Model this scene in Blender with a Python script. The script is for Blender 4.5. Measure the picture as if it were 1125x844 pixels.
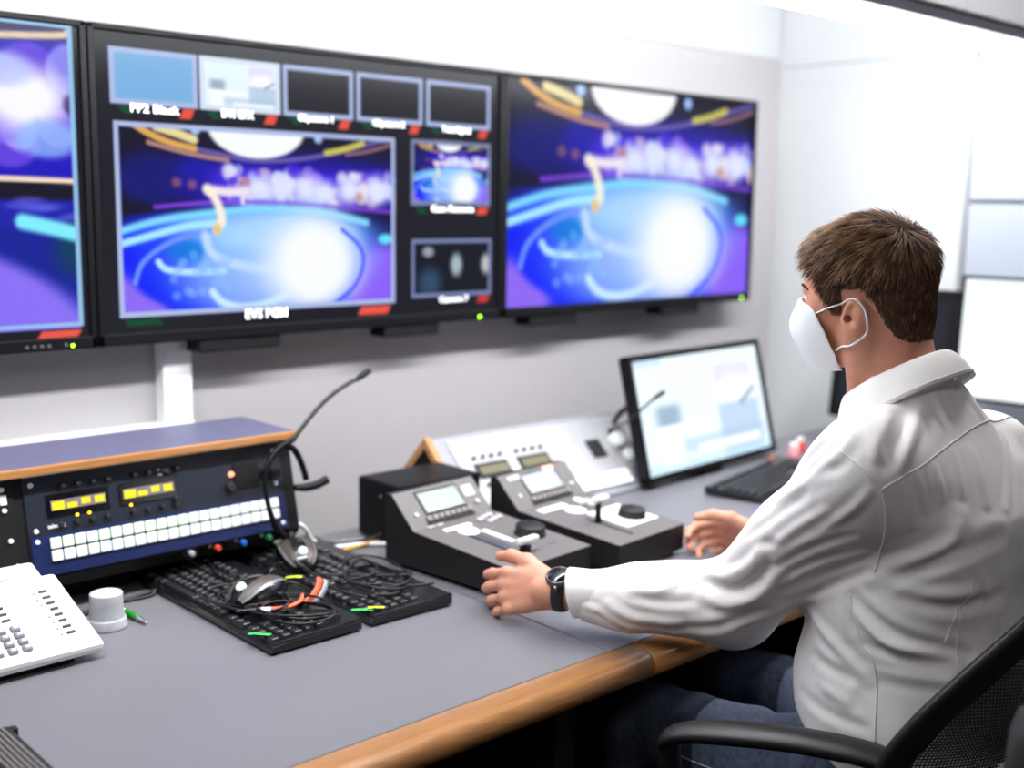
import bpy, bmesh, math, random
import numpy as np
from mathutils import Vector, Matrix, Euler

for _o in list(bpy.data.objects):
    bpy.data.objects.remove(_o, do_unlink=True)
SC = bpy.context.scene
COL = SC.collection

# ------------------------------------------------------------------ camera
CAMZ = 1.405
YAW, PITCH, ROLL = math.radians(47.077), math.radians(8.693), math.radians(0.834)
cam_data = bpy.data.cameras.new('camera')
cam = bpy.data.objects.new('camera', cam_data)
COL.objects.link(cam)
_f = Vector((math.cos(YAW) * math.cos(PITCH), math.sin(YAW) * math.cos(PITCH), -math.sin(PITCH)))
_r = Vector((math.sin(YAW), -math.cos(YAW), 0))
_u = _r.cross(_f)
_rr = _r * math.cos(ROLL) + _u * math.sin(ROLL)
_uu = _u * math.cos(ROLL) - _r * math.sin(ROLL)
cam.matrix_world = Matrix(((_rr.x, _uu.x, -_f.x, 0), (_rr.y, _uu.y, -_f.y, 0), (_rr.z, _uu.z, -_f.z, CAMZ), (0, 0, 0, 1)))
cam_data.sensor_fit = 'HORIZONTAL'
cam_data.sensor_width = 36
cam_data.lens = 36 * 1279.9 / 1125
cam_data.clip_start = 0.02
cam_data.dof.use_dof = True
cam_data.dof.focus_distance = 1.68
cam_data.dof.aperture_fstop = 2.0
SC.camera = cam

# ------------------------------------------------------------------ world, lights, exposure
world = bpy.data.worlds.new('world'); SC.world = world
world.use_nodes = True
world.node_tree.nodes['Background'].inputs[0].default_value = (0.75, 0.85, 1, 1)
world.node_tree.nodes['Background'].inputs[1].default_value = 0.05

def area_light(name, loc, size, size_y, power, color, rot=(0, 0, 0)):
    l = bpy.data.lights.new(name, 'AREA'); l.shape = 'RECTANGLE'
    l.size = size; l.size_y = size_y; l.energy = power; l.color = color
    o = bpy.data.objects.new(name, l); COL.objects.link(o)
    o.location = loc; o.rotation_euler = rot
    return o

LED_Y, LED_Z = 1.41, 1.832
area_light('strip_light', (1.55, LED_Y, LED_Z - 0.024), 3.3, 0.045, 27, (0.97, 0.985, 1.0))
area_light('strip_light_wash', (1.55, LED_Y + 0.030, LED_Z - 0.012), 3.3, 0.03, 19, (0.94, 0.98, 1.0), (math.radians(90), 0, 0))
area_light('unseen_ceiling_light', (0.2, -0.5, 2.56), 1.2, 0.6, 5.0, (1.0, 0.90, 0.85))  # unseen ceiling lamp added behind the camera as fill
area_light('unseen_ceiling_light', (2.3, 0.78, 2.56), 1.0, 0.4, 9, (1.0, 0.97, 0.95))  # unseen ceiling lamp placed to brighten the cabinet doors
area_light('unseen_ceiling_light', (1.5, 1.85, 2.56), 2.8, 0.3, 14, (0.95, 0.99, 1.0))  # unseen ceiling lamp over the wall screens

vs = SC.view_settings
SC.display_settings.display_device = 'sRGB'
vs.view_transform = 'Standard'
vs.look = 'None'
vs.exposure = 0.38
vs.gamma = 1.0
vs.use_curve_mapping = False

# ------------------------------------------------------------------ helpers
def lin(c):
    c = np.asarray(c, float)
    return np.where(c <= 0.04045, c / 12.92, ((c + 0.055) / 1.055) ** 2.4)

def rgb(r, g, b):
    v = lin(np.array([r, g, b]) / 255.0)
    return (float(v[0]), float(v[1]), float(v[2]), 1.0)

MATS = {}
def mat(name, color, rough=0.5, metal=0.0, var=0.06, scale=60.0, bump=0.0, bscale=None, spec=0.5, coat=0.0, emit=None, estr=0.0, stretch=None):
    if name in MATS:
        return MATS[name]
    m = bpy.data.materials.new(name); m.use_nodes = True
    nt = m.node_tree; b = nt.nodes['Principled BSDF']
    b.inputs['Roughness'].default_value = rough
    b.inputs['Metallic'].default_value = metal
    b.inputs['Specular IOR Level'].default_value = spec
    b.inputs['Coat Weight'].default_value = coat
    b.inputs['Coat Roughness'].default_value = 0.15
    tc = nt.nodes.new('ShaderNodeTexCoord')
    src = tc.outputs['Object']
    if stretch:
        mp = nt.nodes.new('ShaderNodeMapping'); mp.inputs['Scale'].default_value = stretch
        nt.links.new(src, mp.inputs['Vector']); src = mp.outputs['Vector']
    no = nt.nodes.new('ShaderNodeTexNoise'); no.inputs['Scale'].default_value = scale
    no.inputs['Detail'].default_value = 4
    nt.links.new(src, no.inputs['Vector'])
    rp = nt.nodes.new('ShaderNodeValToRGB')
    c = np.array(color[:3])
    rp.color_ramp.elements[0].position = 0.3; rp.color_ramp.elements[1].position = 0.7
    rp.color_ramp.elements[0].color = (*np.clip(c * (1 - var), 0, 1), 1)
    rp.color_ramp.elements[1].color = (*np.clip(c * (1 + var), 0, 1), 1)
    nt.links.new(no.outputs['Fac'], rp.inputs['Fac'])
    nt.links.new(rp.outputs['Color'], b.inputs['Base Color'])
    if bump:
        n2 = nt.nodes.new('ShaderNodeTexNoise'); n2.inputs['Scale'].default_value = bscale or scale
        n2.inputs['Detail'].default_value = 5
        nt.links.new(src, n2.inputs['Vector'])
        bp = nt.nodes.new('ShaderNodeBump'); bp.inputs['Strength'].default_value = bump
        bp.inputs['Distance'].default_value = 0.002
        nt.links.new(n2.outputs['Fac'], bp.inputs['Height'])
        nt.links.new(bp.outputs['Normal'], b.inputs['Normal'])
    if emit is not None:
        b.inputs['Emission Color'].default_value = emit
        b.inputs['Emission Strength'].default_value = estr
    MATS[name] = m
    return m

def screen_mat(name, strength=1.0):
    m = bpy.data.materials.new(name); m.use_nodes = True
    nt = m.node_tree; b = nt.nodes['Principled BSDF']
    b.inputs['Base Color'].default_value = (0.004, 0.004, 0.006, 1)
    b.inputs['Roughness'].default_value = 0.22
    b.inputs['Specular IOR Level'].default_value = 0.06
    at = nt.nodes.new('ShaderNodeAttribute'); at.attribute_name = 'picture'
    nt.links.new(at.outputs['Color'], b.inputs['Emission Color'])
    b.inputs['Emission Strength'].default_value = strength
    MATS[name] = m
    return m

def link(name, me, material=None, parent=None, loc=None, rot=None):
    o = bpy.data.objects.new(name, me); COL.objects.link(o)
    if material is not None and me is not None:
        me.materials.clear(); me.materials.append(material)
    if parent is not None: o.parent = parent
    if loc is not None: o.location = loc
    if rot is not None: o.rotation_euler = rot
    return o

def tag(o, label=None, cat=None, group=None, kind=None):
    if label: o['label'] = label
    if cat: o['category'] = cat
    if group: o['group'] = group
    if kind: o['kind'] = kind
    return o

def thing(name, label, cat, loc=(0, 0, 0), rz=0.0, group=None):
    o = bpy.data.objects.new(name, None); COL.objects.link(o)
    o.empty_display_size = 0.05
    o.location = loc; o.rotation_euler = (0, 0, rz)
    return tag(o, label, cat, group)

class MB:
    """collects primitive shapes into one mesh"""
    def __init__(self):
        self.v = []; self.f = []; self.sm = []
    def add(self, verts, faces, smooth=False):
        n = len(self.v)
        self.v += [tuple(map(float, q)) for q in verts]
        self.f += [tuple(i + n for i in q) for q in faces]
        self.sm += [smooth] * len(faces)
        return self
    def box(self, c, s, bev=0.0, M=None):
        sx, sy, sz = s[0] / 2, s[1] / 2, s[2] / 2
        bm = bmesh.new(); bmesh.ops.create_cube(bm, size=1)
        for q in bm.verts: q.co = Vector((q.co.x * 2 * sx, q.co.y * 2 * sy, q.co.z * 2 * sz))
        if bev > 0:
            bmesh.ops.bevel(bm, geom=bm.edges[:], offset=min(bev, min(sx, sy, sz) * 0.95), segments=2 if bev > 0.0015 else 1, profile=0.6, affect='EDGES')
        bm.verts.index_update()
        T = Matrix.Translation(c) @ (M.to_4x4() if M else Matrix.Identity(4))
        self.add([T @ q.co for q in bm.verts], [[q.index for q in fc.verts] for fc in bm.faces])
        bm.free(); return self
    def cyl(self, a, b, r, r2=None, seg=20, bev=0.0, smooth=True):
        a = Vector(a); b = Vector(b); r2 = r if r2 is None else r2
        d = (b - a).normalized()
        x = d.orthogonal().normalized(); y = d.cross(x)
        rings = []
        L = (b - a).length
        st = [(0, r - bev), (bev, r), (L - bev, r2), (L, r2 - bev)] if bev else [(0, r), (L, r2)]
        vs_ = []
        for t, rad in st:
            for i in range(seg):
                an = 2 * math.pi * i / seg
                vs_.append(a + d * t + (x * math.cos(an) + y * math.sin(an)) * rad)
        fs = []
        for k in range(len(st) - 1):
            for i in range(seg):
                j = (i + 1) % seg
                fs.append((k * seg + i, k * seg + j, (k + 1) * seg + j, (k + 1) * seg + i))
        self.add(vs_, fs, smooth)
        n = len(st) - 1
        self.add([vs_[i] for i in range(seg)], [tuple(range(seg - 1, -1, -1))])
        self.add([vs_[n * seg + i] for i in range(seg)], [tuple(range(seg))])
        return self
    def lathe(self, prof, c=(0, 0, 0), seg=32, M=None):
        T = Matrix.Translation(c) @ (M.to_4x4() if M else Matrix.Identity(4))
        vs_ = []; fs = []
        for (r, z) in prof:
            for i in range(seg):
                an = 2 * math.pi * i / seg
                vs_.append(T @ Vector((r * math.cos(an), r * math.sin(an), z)))
        for k in range(len(prof) - 1):
            for i in range(seg):
                j = (i + 1) % seg
                fs.append((k * seg + i, k * seg + j, (k + 1) * seg + j, (k + 1) * seg + i))
        self.add(vs_, fs, True)
        if prof[0][0] > 1e-6: self.add(vs_[:seg], [tuple(range(seg - 1, -1, -1))])
        if prof[-1][0] > 1e-6: self.add(vs_[-seg:], [tuple(range(seg))])
        return self
    def tube(self, pts, r, seg=8, closed=False, samples=None, flat=1.0, up=(0, 0, 1)):
        P = spline(pts, samples or max(8, 6 * len(pts)), closed) if samples != 0 else [Vector(q) for q in pts]
        n = len(P); rs = r if hasattr(r, '__len__') else None
        vs_ = []; fs = []
        prev = None
        for k in range(n):
            t = (P[(k + 1) % n] - P[k - 1]) if closed else (P[min(k + 1, n - 1)] - P[max(k - 1, 0)])
            t.normalize()
            if prev is None:
                x = Vector(up) - t * t.dot(Vector(up))
                if x.length < 1e-3: x = t.orthogonal()
            else:
                x = prev - t * t.dot(prev)
            x.normalize(); prev = x; y = t.cross(x)
            rad = r if rs is None else float(np.interp(k / (n - 1), np.linspace(0, 1, len(rs)), rs))
            for i in range(seg):
                an = 2 * math.pi * i / seg
                vs_.append(P[k] + x * (math.cos(an) * rad * flat) + y * (math.sin(an) * rad))
        m = n if closed else n - 1
        for k in range(m):
            k2 = (k + 1) % n
            for i in range(seg):
                j = (i + 1) % seg
                fs.append((k * seg + i, k * seg + j, k2 * seg + j, k2 * seg + i))
        self.add(vs_, fs, True)
        if not closed:
            self.add(vs_[:seg], [tuple(range(seg - 1, -1, -1))]); self.add(vs_[-seg:], [tuple(range(seg))])
        return self
    def prism(self, poly, axis, a, b):
        """extrude a 2-D polygon; axis 'x' -> poly in (y,z), 'y' -> (x,z), 'z' -> (x,y)"""
        def P(q, t):
            return {'x': (t, q[0], q[1]), 'y': (q[0], t, q[1]), 'z': (q[0], q[1], t)}[axis]
        n = len(poly)
        vs_ = [P(q, a) for q in poly] + [P(q, b) for q in poly]
        fs = [tuple(range(n)), tuple(range(2 * n - 1, n - 1, -1))]
        fs += [(i, i + n, (i + 1) % n + n, (i + 1) % n) for i in range(n)]
        self.add(vs_, fs); return self
    def mesh(self, name='m'):
        me = bpy.data.meshes.new(name)
        me.from_pydata(self.v, [], self.f)
        bm = bmesh.new(); bm.from_mesh(me)
        bmesh.ops.remove_doubles(bm, verts=bm.verts[:], dist=1e-6)
        bmesh.ops.recalc_face_normals(bm, faces=bm.faces[:])
        bm.to_mesh(me); bm.free()
        if len(me.polygons) == len(self.sm): me.polygons.foreach_set('use_smooth', self.sm)
        else: me.polygons.foreach_set('use_smooth', [sum(self.sm) * 2 > len(self.sm)] * len(me.polygons))
        me.update(); return me
    def build(self, name, material, parent=None, loc=None, rot=None):
        return link(name, self.mesh(name), material, parent, loc, rot)

def spline(pts, n, closed=False):
    P = [Vector(q) for q in pts]; m = len(P)
    if m < 3: return [P[0].lerp(P[-1], i / (n - 1)) for i in range(n)]
    out = []
    segs = m if closed else m - 1
    for s in range(n):
        t = s / n * segs if closed else s / (n - 1) * segs
        i = min(int(t), segs - 1); u = t - i
        g = (lambda k: P[k % m]) if closed else (lambda k: P[max(0, min(m - 1, k))])
        p0, p1, p2, p3 = g(i - 1), g(i), g(i + 1), g(i + 2)
        out.append(0.5 * ((2 * p1) + (p2 - p0) * u + (2 * p0 - 5 * p1 + 4 * p2 - p3) * u * u + (3 * p1 - p0 - 3 * p2 + p3) * u ** 3))
    return out

def bx(name, c, s, m, parent=None, bev=0.0, rot=None, loc=None):
    return MB().box(c, s, bev).build(name, m, parent, loc, rot)

def text_obj(name, body, size, m, parent, M, depth=0.0003, bold=0.0, width=None):
    cu = bpy.data.curves.new('txt', 'FONT'); cu.body = body; cu.size = size
    cu.align_x = 'CENTER'; cu.align_y = 'CENTER'; cu.extrude = depth; cu.offset = bold; cu.resolution_u = 2
    to = bpy.data.objects.new('txt', cu); COL.objects.link(to)
    dg = bpy.context.evaluated_depsgraph_get(); dg.update()
    me = bpy.data.meshes.new_from_object(to.evaluated_get(dg))
    bpy.data.objects.remove(to); bpy.data.curves.remove(cu)
    if width:
        xs = [q.co.x for q in me.vertices]
        k = width / max(1e-6, max(xs) - min(xs))
        for q in me.vertices: q.co.x *= k
    me.transform(M); me.name = name
    return link(name, me, m, parent)

# ------------------------------------------------------------------ materials
M_wall = mat('wall paint', rgb(176, 171, 174), 0.7, var=0.012, scale=25, bump=0.05, bscale=400)
M_wall_grey = mat('grey wall panel', rgb(166, 172, 184), 0.55, var=0.01, scale=20)
M_door = mat('white cabinet door', rgb(244, 245, 246), 0.45, var=0.008)
M_panel = mat('white board', rgb(196, 198, 200), 0.45, var=0.008, scale=20)
M_wall_dark = mat('dark grey wall', rgb(92, 88, 88), 0.9, var=0.05)  # unseen walls kept dark to cut the light they bounce
M_ceil = mat('ceiling paint', rgb(170, 168, 168), 0.8, var=0.01)
M_floor = mat('dark carpet', rgb(38, 38, 42), 0.95, var=0.3, scale=300, bump=0.4, bscale=600)
M_alu = mat('grey aluminium', rgb(120, 120, 126), 0.4, 0.8, var=0.03)
M_blk = mat('black plastic', rgb(16, 16, 19), 0.4, var=0.1, scale=80, spec=0.16)
M_blkm = mat('matt black plastic', rgb(14, 14, 16), 0.6, var=0.12, scale=90, bump=0.1, bscale=900, spec=0.3)
M_blkg = mat('glossy black plastic', rgb(14, 14, 17), 0.18, var=0.05, coat=0.4)
M_dgrey = mat('dark grey enclosure', rgb(97, 92, 92), 0.55, var=0.05, scale=200, bump=0.08, bscale=900)
M_white = mat('white plastic', rgb(238, 240, 240), 0.4, var=0.01)
M_glow = mat('strip diffuser', rgb(255, 255, 255), 0.5, emit=(0.95, 1, 1, 1), estr=6.0)
M_ceilglow = mat('unseen lamp diffuser', rgb(255, 255, 255), 0.5, emit=(1, 1, 1, 1), estr=2.0)  # glow of the unseen ceiling lamps
M_chrome = mat('chrome', rgb(200, 200, 205), 0.18, 1.0, var=0.02)
M_screw = mat('white screw head', rgb(225, 228, 232), 0.35, var=0.02)

# ------------------------------------------------------------------ the room
WY, WX = 2.242, 3.24
def struct(name, mb, m, parent=None):
    o = mb.build(name, m, parent)
    if parent is None: tag(o, kind='structure')
    return o
struct('floor', MB().box((0.9, 0.0, -0.05), (6.2, 5.4, 0.1)), M_floor)
struct('ceiling', MB().box((0.9, 0.0, 2.65), (6.2, 5.4, 0.1)), M_ceil)
wall_back = struct('wall_back', MB().box((0.9, WY + 0.05, 1.3), (6.2, 0.1, 2.6)), M_wall)
# the upper boards of the screen wall, with the open joint between them
for (x0, x1) in ((-0.4, 0.98), (0.992, 2.338), (2.365, WX - 0.012)):
    struct('panel', MB().box(((x0 + x1) / 2, WY - 0.001, 2.238), (x1 - x0, 0.004, 0.722), 0.0), M_panel, wall_back)
wall_right = struct('wall_right', MB().box((WX + 0.11, 0.0, 1.3), (0.1, 5.0, 2.6)), M_wall)
struct('panel', MB().box((WX + 0.03, (1.605 + WY) / 2, 0.926), (0.06, WY - 1.605, 1.852), 0.001), M_panel, wall_right)
struct('panel', MB().box((WX + 0.03, (1.605 + WY) / 2, 2.2265), (0.0612, WY - 1.605, 0.745), 0.0), M_panel, wall_right)
for (y0, y1) in ((0.86, 1.597), (0.11, 0.852), (-0.64, 0.102)):
    for (z0, z1) in ((0.0, 1.430), (1.440, 2.03), (2.04, 2.6)):
        struct('panel', MB().box((WX + 0.045, (y0 + y1) / 2, (z0 + z1) / 2), (0.03, y1 - y0, z1 - z0), 0.003), M_wall_grey, wall_right)
struct('wall_left', MB().box((-1.55, 0.0, 1.3), (0.1, 5.0, 2.6)), M_wall_dark)
struct('wall_front', MB().box((0.9, -2.55, 1.3), (6.2, 0.1, 2.6)), M_wall_dark)

# overhead cabinet run with the light strip under it
oc = thing('overhead_cabinet', 'white overhead cabinet run with light strip under its lower edge', 'cabinet', (0, LED_Y, LED_Z))
MB().box((1.55, 0.06, 0.40), (3.36, 0.16, 0.72), 0.002).build('body', M_wall, oc)
for (x0, x1) in ((-0.12, 0.62), (0.626, 1.36), (1.366, 1.803), (1.809, 2.263), (2.269, 2.722), (2.728, 3.228)):
    MB().box(((x0 + x1) / 2, -0.031, 0.402), (x1 - x0, 0.018, 0.715), 0.002).build('door', M_door, oc)
MB().box((1.55, 0.0, 0.022), (3.36, 0.078, 0.024), 0.002).build('light_rail', M_alu, oc)
MB().box((1.55, 0.0, -0.005), (3.32, 0.05, 0.030), 0.004).build('light_strip', M_glow, oc)

for i, (x, y, sx, sy, lb) in enumerate(((0.2, -0.5, 1.2, 0.6, 'unseen flat white ceiling lamp added for fill on the left'), (2.3, 0.78, 1.0, 0.4, 'unseen flat white ceiling lamp added to brighten the cabinet doors'), (1.5, 1.85, 2.8, 0.3, 'unseen long slim ceiling lamp over the wall screens'))):
    t = thing('unseen_ceiling_lamp', lb, 'lamp', (x, y, 2.6))  # housings for the unseen ceiling lights
    MB().box((0, 0, -0.012), (sx + 0.04, sy + 0.04, 0.024), 0.003).build('frame', M_alu, t)
    MB().box((0, 0, -0.027), (sx, sy, 0.01), 0.002).build('diffuser', M_ceilglow, t)

# white cable duct under the screens
dt = thing('cable_duct', 'white plastic cable duct on the wall below the left screens', 'duct', (1.11, WY - 0.0005, 0.96))
MB().box((0.0, -0.02, 0.16), (0.064, 0.04, 0.42), 0.004).build('riser', M_white, dt)
MB().box((-0.55, -0.0275, -0.035), (1.164, 0.055, 0.055), 0.004).build('run', M_white, dt)
# ------------------------------------------------------------------ pictures on the screens
def smooth(e0, e1, x):
    t = np.clip((x - e0) / (e1 - e0 + 1e-9), 0, 1); return t * t * (3 - 2 * t)
def put(img, m, c):
    c = np.array(c, float) / 255.0
    img[...] = img * (1 - m[..., None]) + c * m[..., None]
def ell(u, v, cx, cy, rx, ry, s=0.1):
    return 1 - smooth(1 - s, 1 + s, np.sqrt(((u - cx) / rx) ** 2 + ((v - cy) / ry) ** 2))
def stroke(u, v, pts, w, s=0.5, asp=1.78):
    P = [(p.x, p.y) for p in spline([(a, b, 0) for a, b in pts], 8 * len(pts))]
    d = np.full(u.shape, 9.0)
    for (a, b), (c, e) in zip(P[:-1], P[1:]):
        ax, ay, bx_, by = a * asp, b, c * asp, e
        px, py = u * asp - ax, v - ay
        dx, dy = bx_ - ax, by - ay
        t = np.clip((px * dx + py * dy) / (dx * dx + dy * dy + 1e-12), 0, 1)
        d = np.minimum(d, np.hypot(px - t * dx, py - t * dy))
    return 1 - smooth(w * (1 - s), w * (1 + s), d)
def rect(u, v, u0, v0, u1, v1, s=0.004):
    return smooth(u0 - s, u0 + s, u) * (1 - smooth(u1 - s, u1 + s, u)) * smooth(v0 - s, v0 + s, v) * (1 - smooth(v1 - s, v1 + s, v))

def studio(u, v):
    """a blue-lit show stage: disc lamp, lit audience wall, ringed floor, camera arm"""
    rs = np.random.RandomState(5)
    img = np.zeros(u.shape + (3,)); img[...] = np.array([10, 7, 34]) / 255
    put(img, ell(u, v, 0.60, 0.29, 0.55, 0.17, 0.4), (24, 10, 150))
    put(img, ell(u, v, 0.10, 0.27, 0.10, 0.12, 0.5) * 0.8, (12, 14, 112))
    put(img, stroke(u, v, [(0.03, 0.3), (0.15, 0.42)], 0.03) * 0.5, (16, 20, 120))
    put(img, ell(u, v, 0.25, 0.24, 0.05, 0.07, 0.6) * 0.8, (20, 16, 170))
    put(img, rect(u, v, 0.30, 0.22, 1.1, 0.40, 0.05) * 0.8, (70, 40, 236))
    for k in range(110):
        x = rs.uniform(0.36, 1.02); y = rs.uniform(0.22, 0.40)
        w = rs.uniform(0.010, 0.026); c = [(196, 180, 255), (236, 232, 255), (150, 110, 250), (190, 215, 255), (250, 222, 214), (60, 30, 225)][rs.randint(6)]
        put(img, ell(u, v, x, y, w, w * rs.uniform(1.2, 2.2), 0.45) * rs.uniform(0.5, 0.95), c)
    for x, y, w, h in ((0.47, 0.33, 0.035, 0.07), (0.55, 0.32, 0.03, 0.06), (0.64, 0.32, 0.03, 0.07), (0.71, 0.34, 0.03, 0.06), (0.81, 0.32, 0.03, 0.07), (0.92, 0.32, 0.035, 0.07)):
        put(img, ell(u, v, x, y, w * 1.5, h * 1.15, 0.7), (226, 232, 255))
    for x, y in ((0.19, 0.30), (0.24, 0.31), (0.42, 0.29), (0.85, 0.36)):
        put(img, ell(u, v, x, y, 0.016, 0.026, 0.6) * 0.6, (190, 120, 105))
    put(img, stroke(u, v, [(0.12, 0.43), (0.34, 0.40), (0.62, 0.405), (1.02, 0.45)], 0.012) * 0.9, (128, 60, 220))
    fl = smooth(0.435, 0.465, v - 0.06 * (u - 0.5) ** 2)
    put(img, fl, (6, 10, 60))
    put(img, fl * ell(u, v, 0.40, 0.82, 0.58, 0.40, 0.14), (4, 26, 246))
    put(img, ell(u, v, 0.50, 0.57, 0.40, 0.13, 0.45), (64, 130, 255))
    put(img, ell(u, v, 0.03, 1.02, 0.13, 0.24, 0.25), (142, 104, 246))
    put(img, ell(u, v, 0.96, 0.90, 0.16, 0.27, 0.30), (140, 96, 250))
    put(img, ell(u, v, 0.44, 0.76, 0.405, 0.27, 0.06), (6, 34, 250))
    put(img, ell(u, v, 0.52, 0.68, 0.33, 0.24, 0.55), (126, 184, 255))
    put(img, ell(u, v, 0.50, 0.56, 0.26, 0.10, 0.6) * 0.8, (176, 224, 255))
    put(img, ell(u, v, 0.48, 0.86, 0.26, 0.17, 0.55) * 0.85, (140, 176, 255))
    put(img, ell(u, v, 0.22, 0.655, 0.06, 0.055, 0.6) * 0.8, (0, 120, 220))
    put(img, stroke(u, v, [(0.0, 0.56), (0.13, 0.50), (0.26, 0.468), (0.47, 0.435), (0.70, 0.45), (0.88, 0.51)], 0.020, 0.8), (130, 220, 255))
    put(img, stroke(u, v, [(0.0, 0.625), (0.10, 0.58), (0.22, 0.53), (0.34, 0.51)], 0.020, 0.7), (170, 238, 255))
    put(img, stroke(u, v, [(0.05, 0.82), (0.08, 0.71), (0.17, 0.61), (0.30, 0.555)], 0.014, 0.8), (110, 150, 255))
    put(img, stroke(u, v, [(0.28, 0.58), (0.31, 0.69), (0.45, 0.76), (0.62, 0.76)], 0.026, 0.8), (196, 222, 255))
    put(img, stroke(u, v, [(0.125, 0.715), (0.15, 0.755), (0.22, 0.772), (0.34, 0.772)], 0.018, 0.7), (190, 236, 255))
    put(img, stroke(u, v, [(0.30, 0.885), (0.335, 0.945), (0.40, 0.975), (0.48, 0.965), (0.56, 0.92)], 0.022, 0.8), (206, 240, 255))
    for k in range(26):
        put(img, ell(u, v, rs.uniform(0.17, 0.36), rs.uniform(0.68, 0.92), 0.014, 0.024, 0.5) * 0.5, (140, 190, 255))
    put(img, ell(u, v, 0.62, 0.72, 0.21, 0.25, 0.7) * 0.8, (190, 220, 255))
    put(img, ell(u, v, 0.67, 0.74, 0.17, 0.26, 0.5), (240, 249, 255))
    put(img, ell(u, v, 0.67, 0.74, 0.12, 0.20, 0.4), (253, 255, 255))
    put(img, stroke(u, v, [(0.78, 0.55), (0.85, 0.65), (0.865, 0.76), (0.82, 0.90), (0.70, 1.03)], 0.011, 0.8) * 0.8, (40, 60, 250))
    put(img, ell(u, v, 0.96, 0.608, 0.03, 0.030, 0.4), (96, 230, 255))
    put(img, stroke(u, v, [(0.05, 0.0), (0.155, 0.087), (0.322, 0.141), (0.466, 0.172), (0.657, 0.142), (0.862, 0.06), (1.0, 0.0)], 0.013, 0.7), (104, 90, 170))
    put(img, stroke(u, v, [(0.05, 0.0), (0.10, 0.05), (0.17, 0.095), (0.25, 0.122)], 0.018), (226, 172, 84))
    put(img, stroke(u, v, [(0.104, 0.10), (0.18, 0.13), (0.26, 0.155), (0.36, 0.175)], 0.013), (176, 132, 118))
    put(img, stroke(u, v, [(0.13, 0.02), (0.19, 0.045), (0.25, 0.075)], 0.024), (238, 222, 156))
    put(img, stroke(u, v, [(0.72, 0.11), (0.79, 0.085), (0.865, 0.045)], 0.017), (206, 196, 86))
    put(img, stroke(u, v, [(0.80, 0.115), (0.90, 0.085), (1.0, 0.035)], 0.011), (140, 100, 120))
    put(img, ell(u, v, 0.466, -0.005, 0.172, 0.165, 0.06), (252, 255, 255))
    put(img, ell(u, v, 0.255, 0.02, 0.017, 0.03, 0.4), (170, 205, 255))
    put(img, ell(u, v, 0.69, 0.03, 0.016, 0.03, 0.4), (170, 200, 255))
    put(img, stroke(u, v, [(0.295, 0.335), (0.36, 0.345), (0.42, 0.34)], 0.026, 0.8), (246, 236, 240))
    put(img, stroke(u, v, [(0.415, 0.33), (0.41, 0.40)], 0.012, 0.7), (236, 226, 250))
    put(img, stroke(u, v, [(0.287, 0.33), (0.315, 0.38), (0.332, 0.45), (0.336, 0.50), (0.318, 0.55)], 0.024, 0.7), (255, 244, 222))
    put(img, ell(u, v, 0.320, 0.545, 0.013, 0.03, 0.5) * 0.7, (226, 176, 96))
    return np.clip(img, 0, 1)

def desk_view(u, v):
    """bright washed-out view of a white desk, as shown on the work monitor"""
    img = np.zeros(u.shape + (3,)); img[...] = np.array([232, 248, 255]) / 255
    put(img, rect(u, v, -.1, -.1, 0.22, 0.06, 0.02) * 0.8, (196, 218, 240))
    put(img, rect(u, v, 0.60, 0.13, 0.92, 0.45, 0.012), (226, 222, 248))
    put(img, ell(u, v, 0.76, 0.40, 0.17, 0.14, 0.4), (250, 250, 255))
    put(img, rect(u, v, 0.60, 0.50, 0.95, 0.98, 0.03) * 0.8, (176, 202, 228))
    put(img, stroke(u, v, [(0.80, 0.52), (0.92, 0.40)], 0.025) * 0.7, (120, 140, 165))
    put(img, rect(u, v, 0.12, 0.42, 0.30, 0.62, 0.05) * 0.7, (120, 146, 168))
    put(img, rect(u, v, 0.10, 0.60, 0.58, 0.72, 0.02), (248, 254, 255))
    put(img, rect(u, v, 0.28, 0.74, 0.96, 0.88, 0.04) * 0.5, (170, 194, 220))
    put(img, rect(u, v, 0.12, 0.72, 0.28, 0.98, 0.02), (250, 254, 255))
    put(img, rect(u, v, 0.40, 0.82, 0.92, 0.90, 0.02), (246, 252, 255))
    put(img, rect(u, v, -.1, 0.93, 1.1, 1.1, 0.02) * 0.6, (190, 224, 248))
    return np.clip(img, 0, 1)

def frame_rect(img, u, v, u0, v0, u1, v1, w, c, asp=1.727):
    wu = w / asp
    m = rect(u, v, u0, v0, u1, v1, 0.0015) * (1 - rect(u, v, u0 + wu, v0 + w, u1 - wu, v1 - w, 0.0015))
    put(img, m, c)
def slant(u, v, u0, u1, v0, v1, k, s=0.0015):
    uu = u + k * (v - v0)
    return smooth(u0 - s, u0 + s, uu) * (1 - smooth(u1 - s, u1 + s, uu)) * smooth(v0 - s, v0 + s, v) * (1 - smooth(v1 - s, v1 + s, v))

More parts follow.
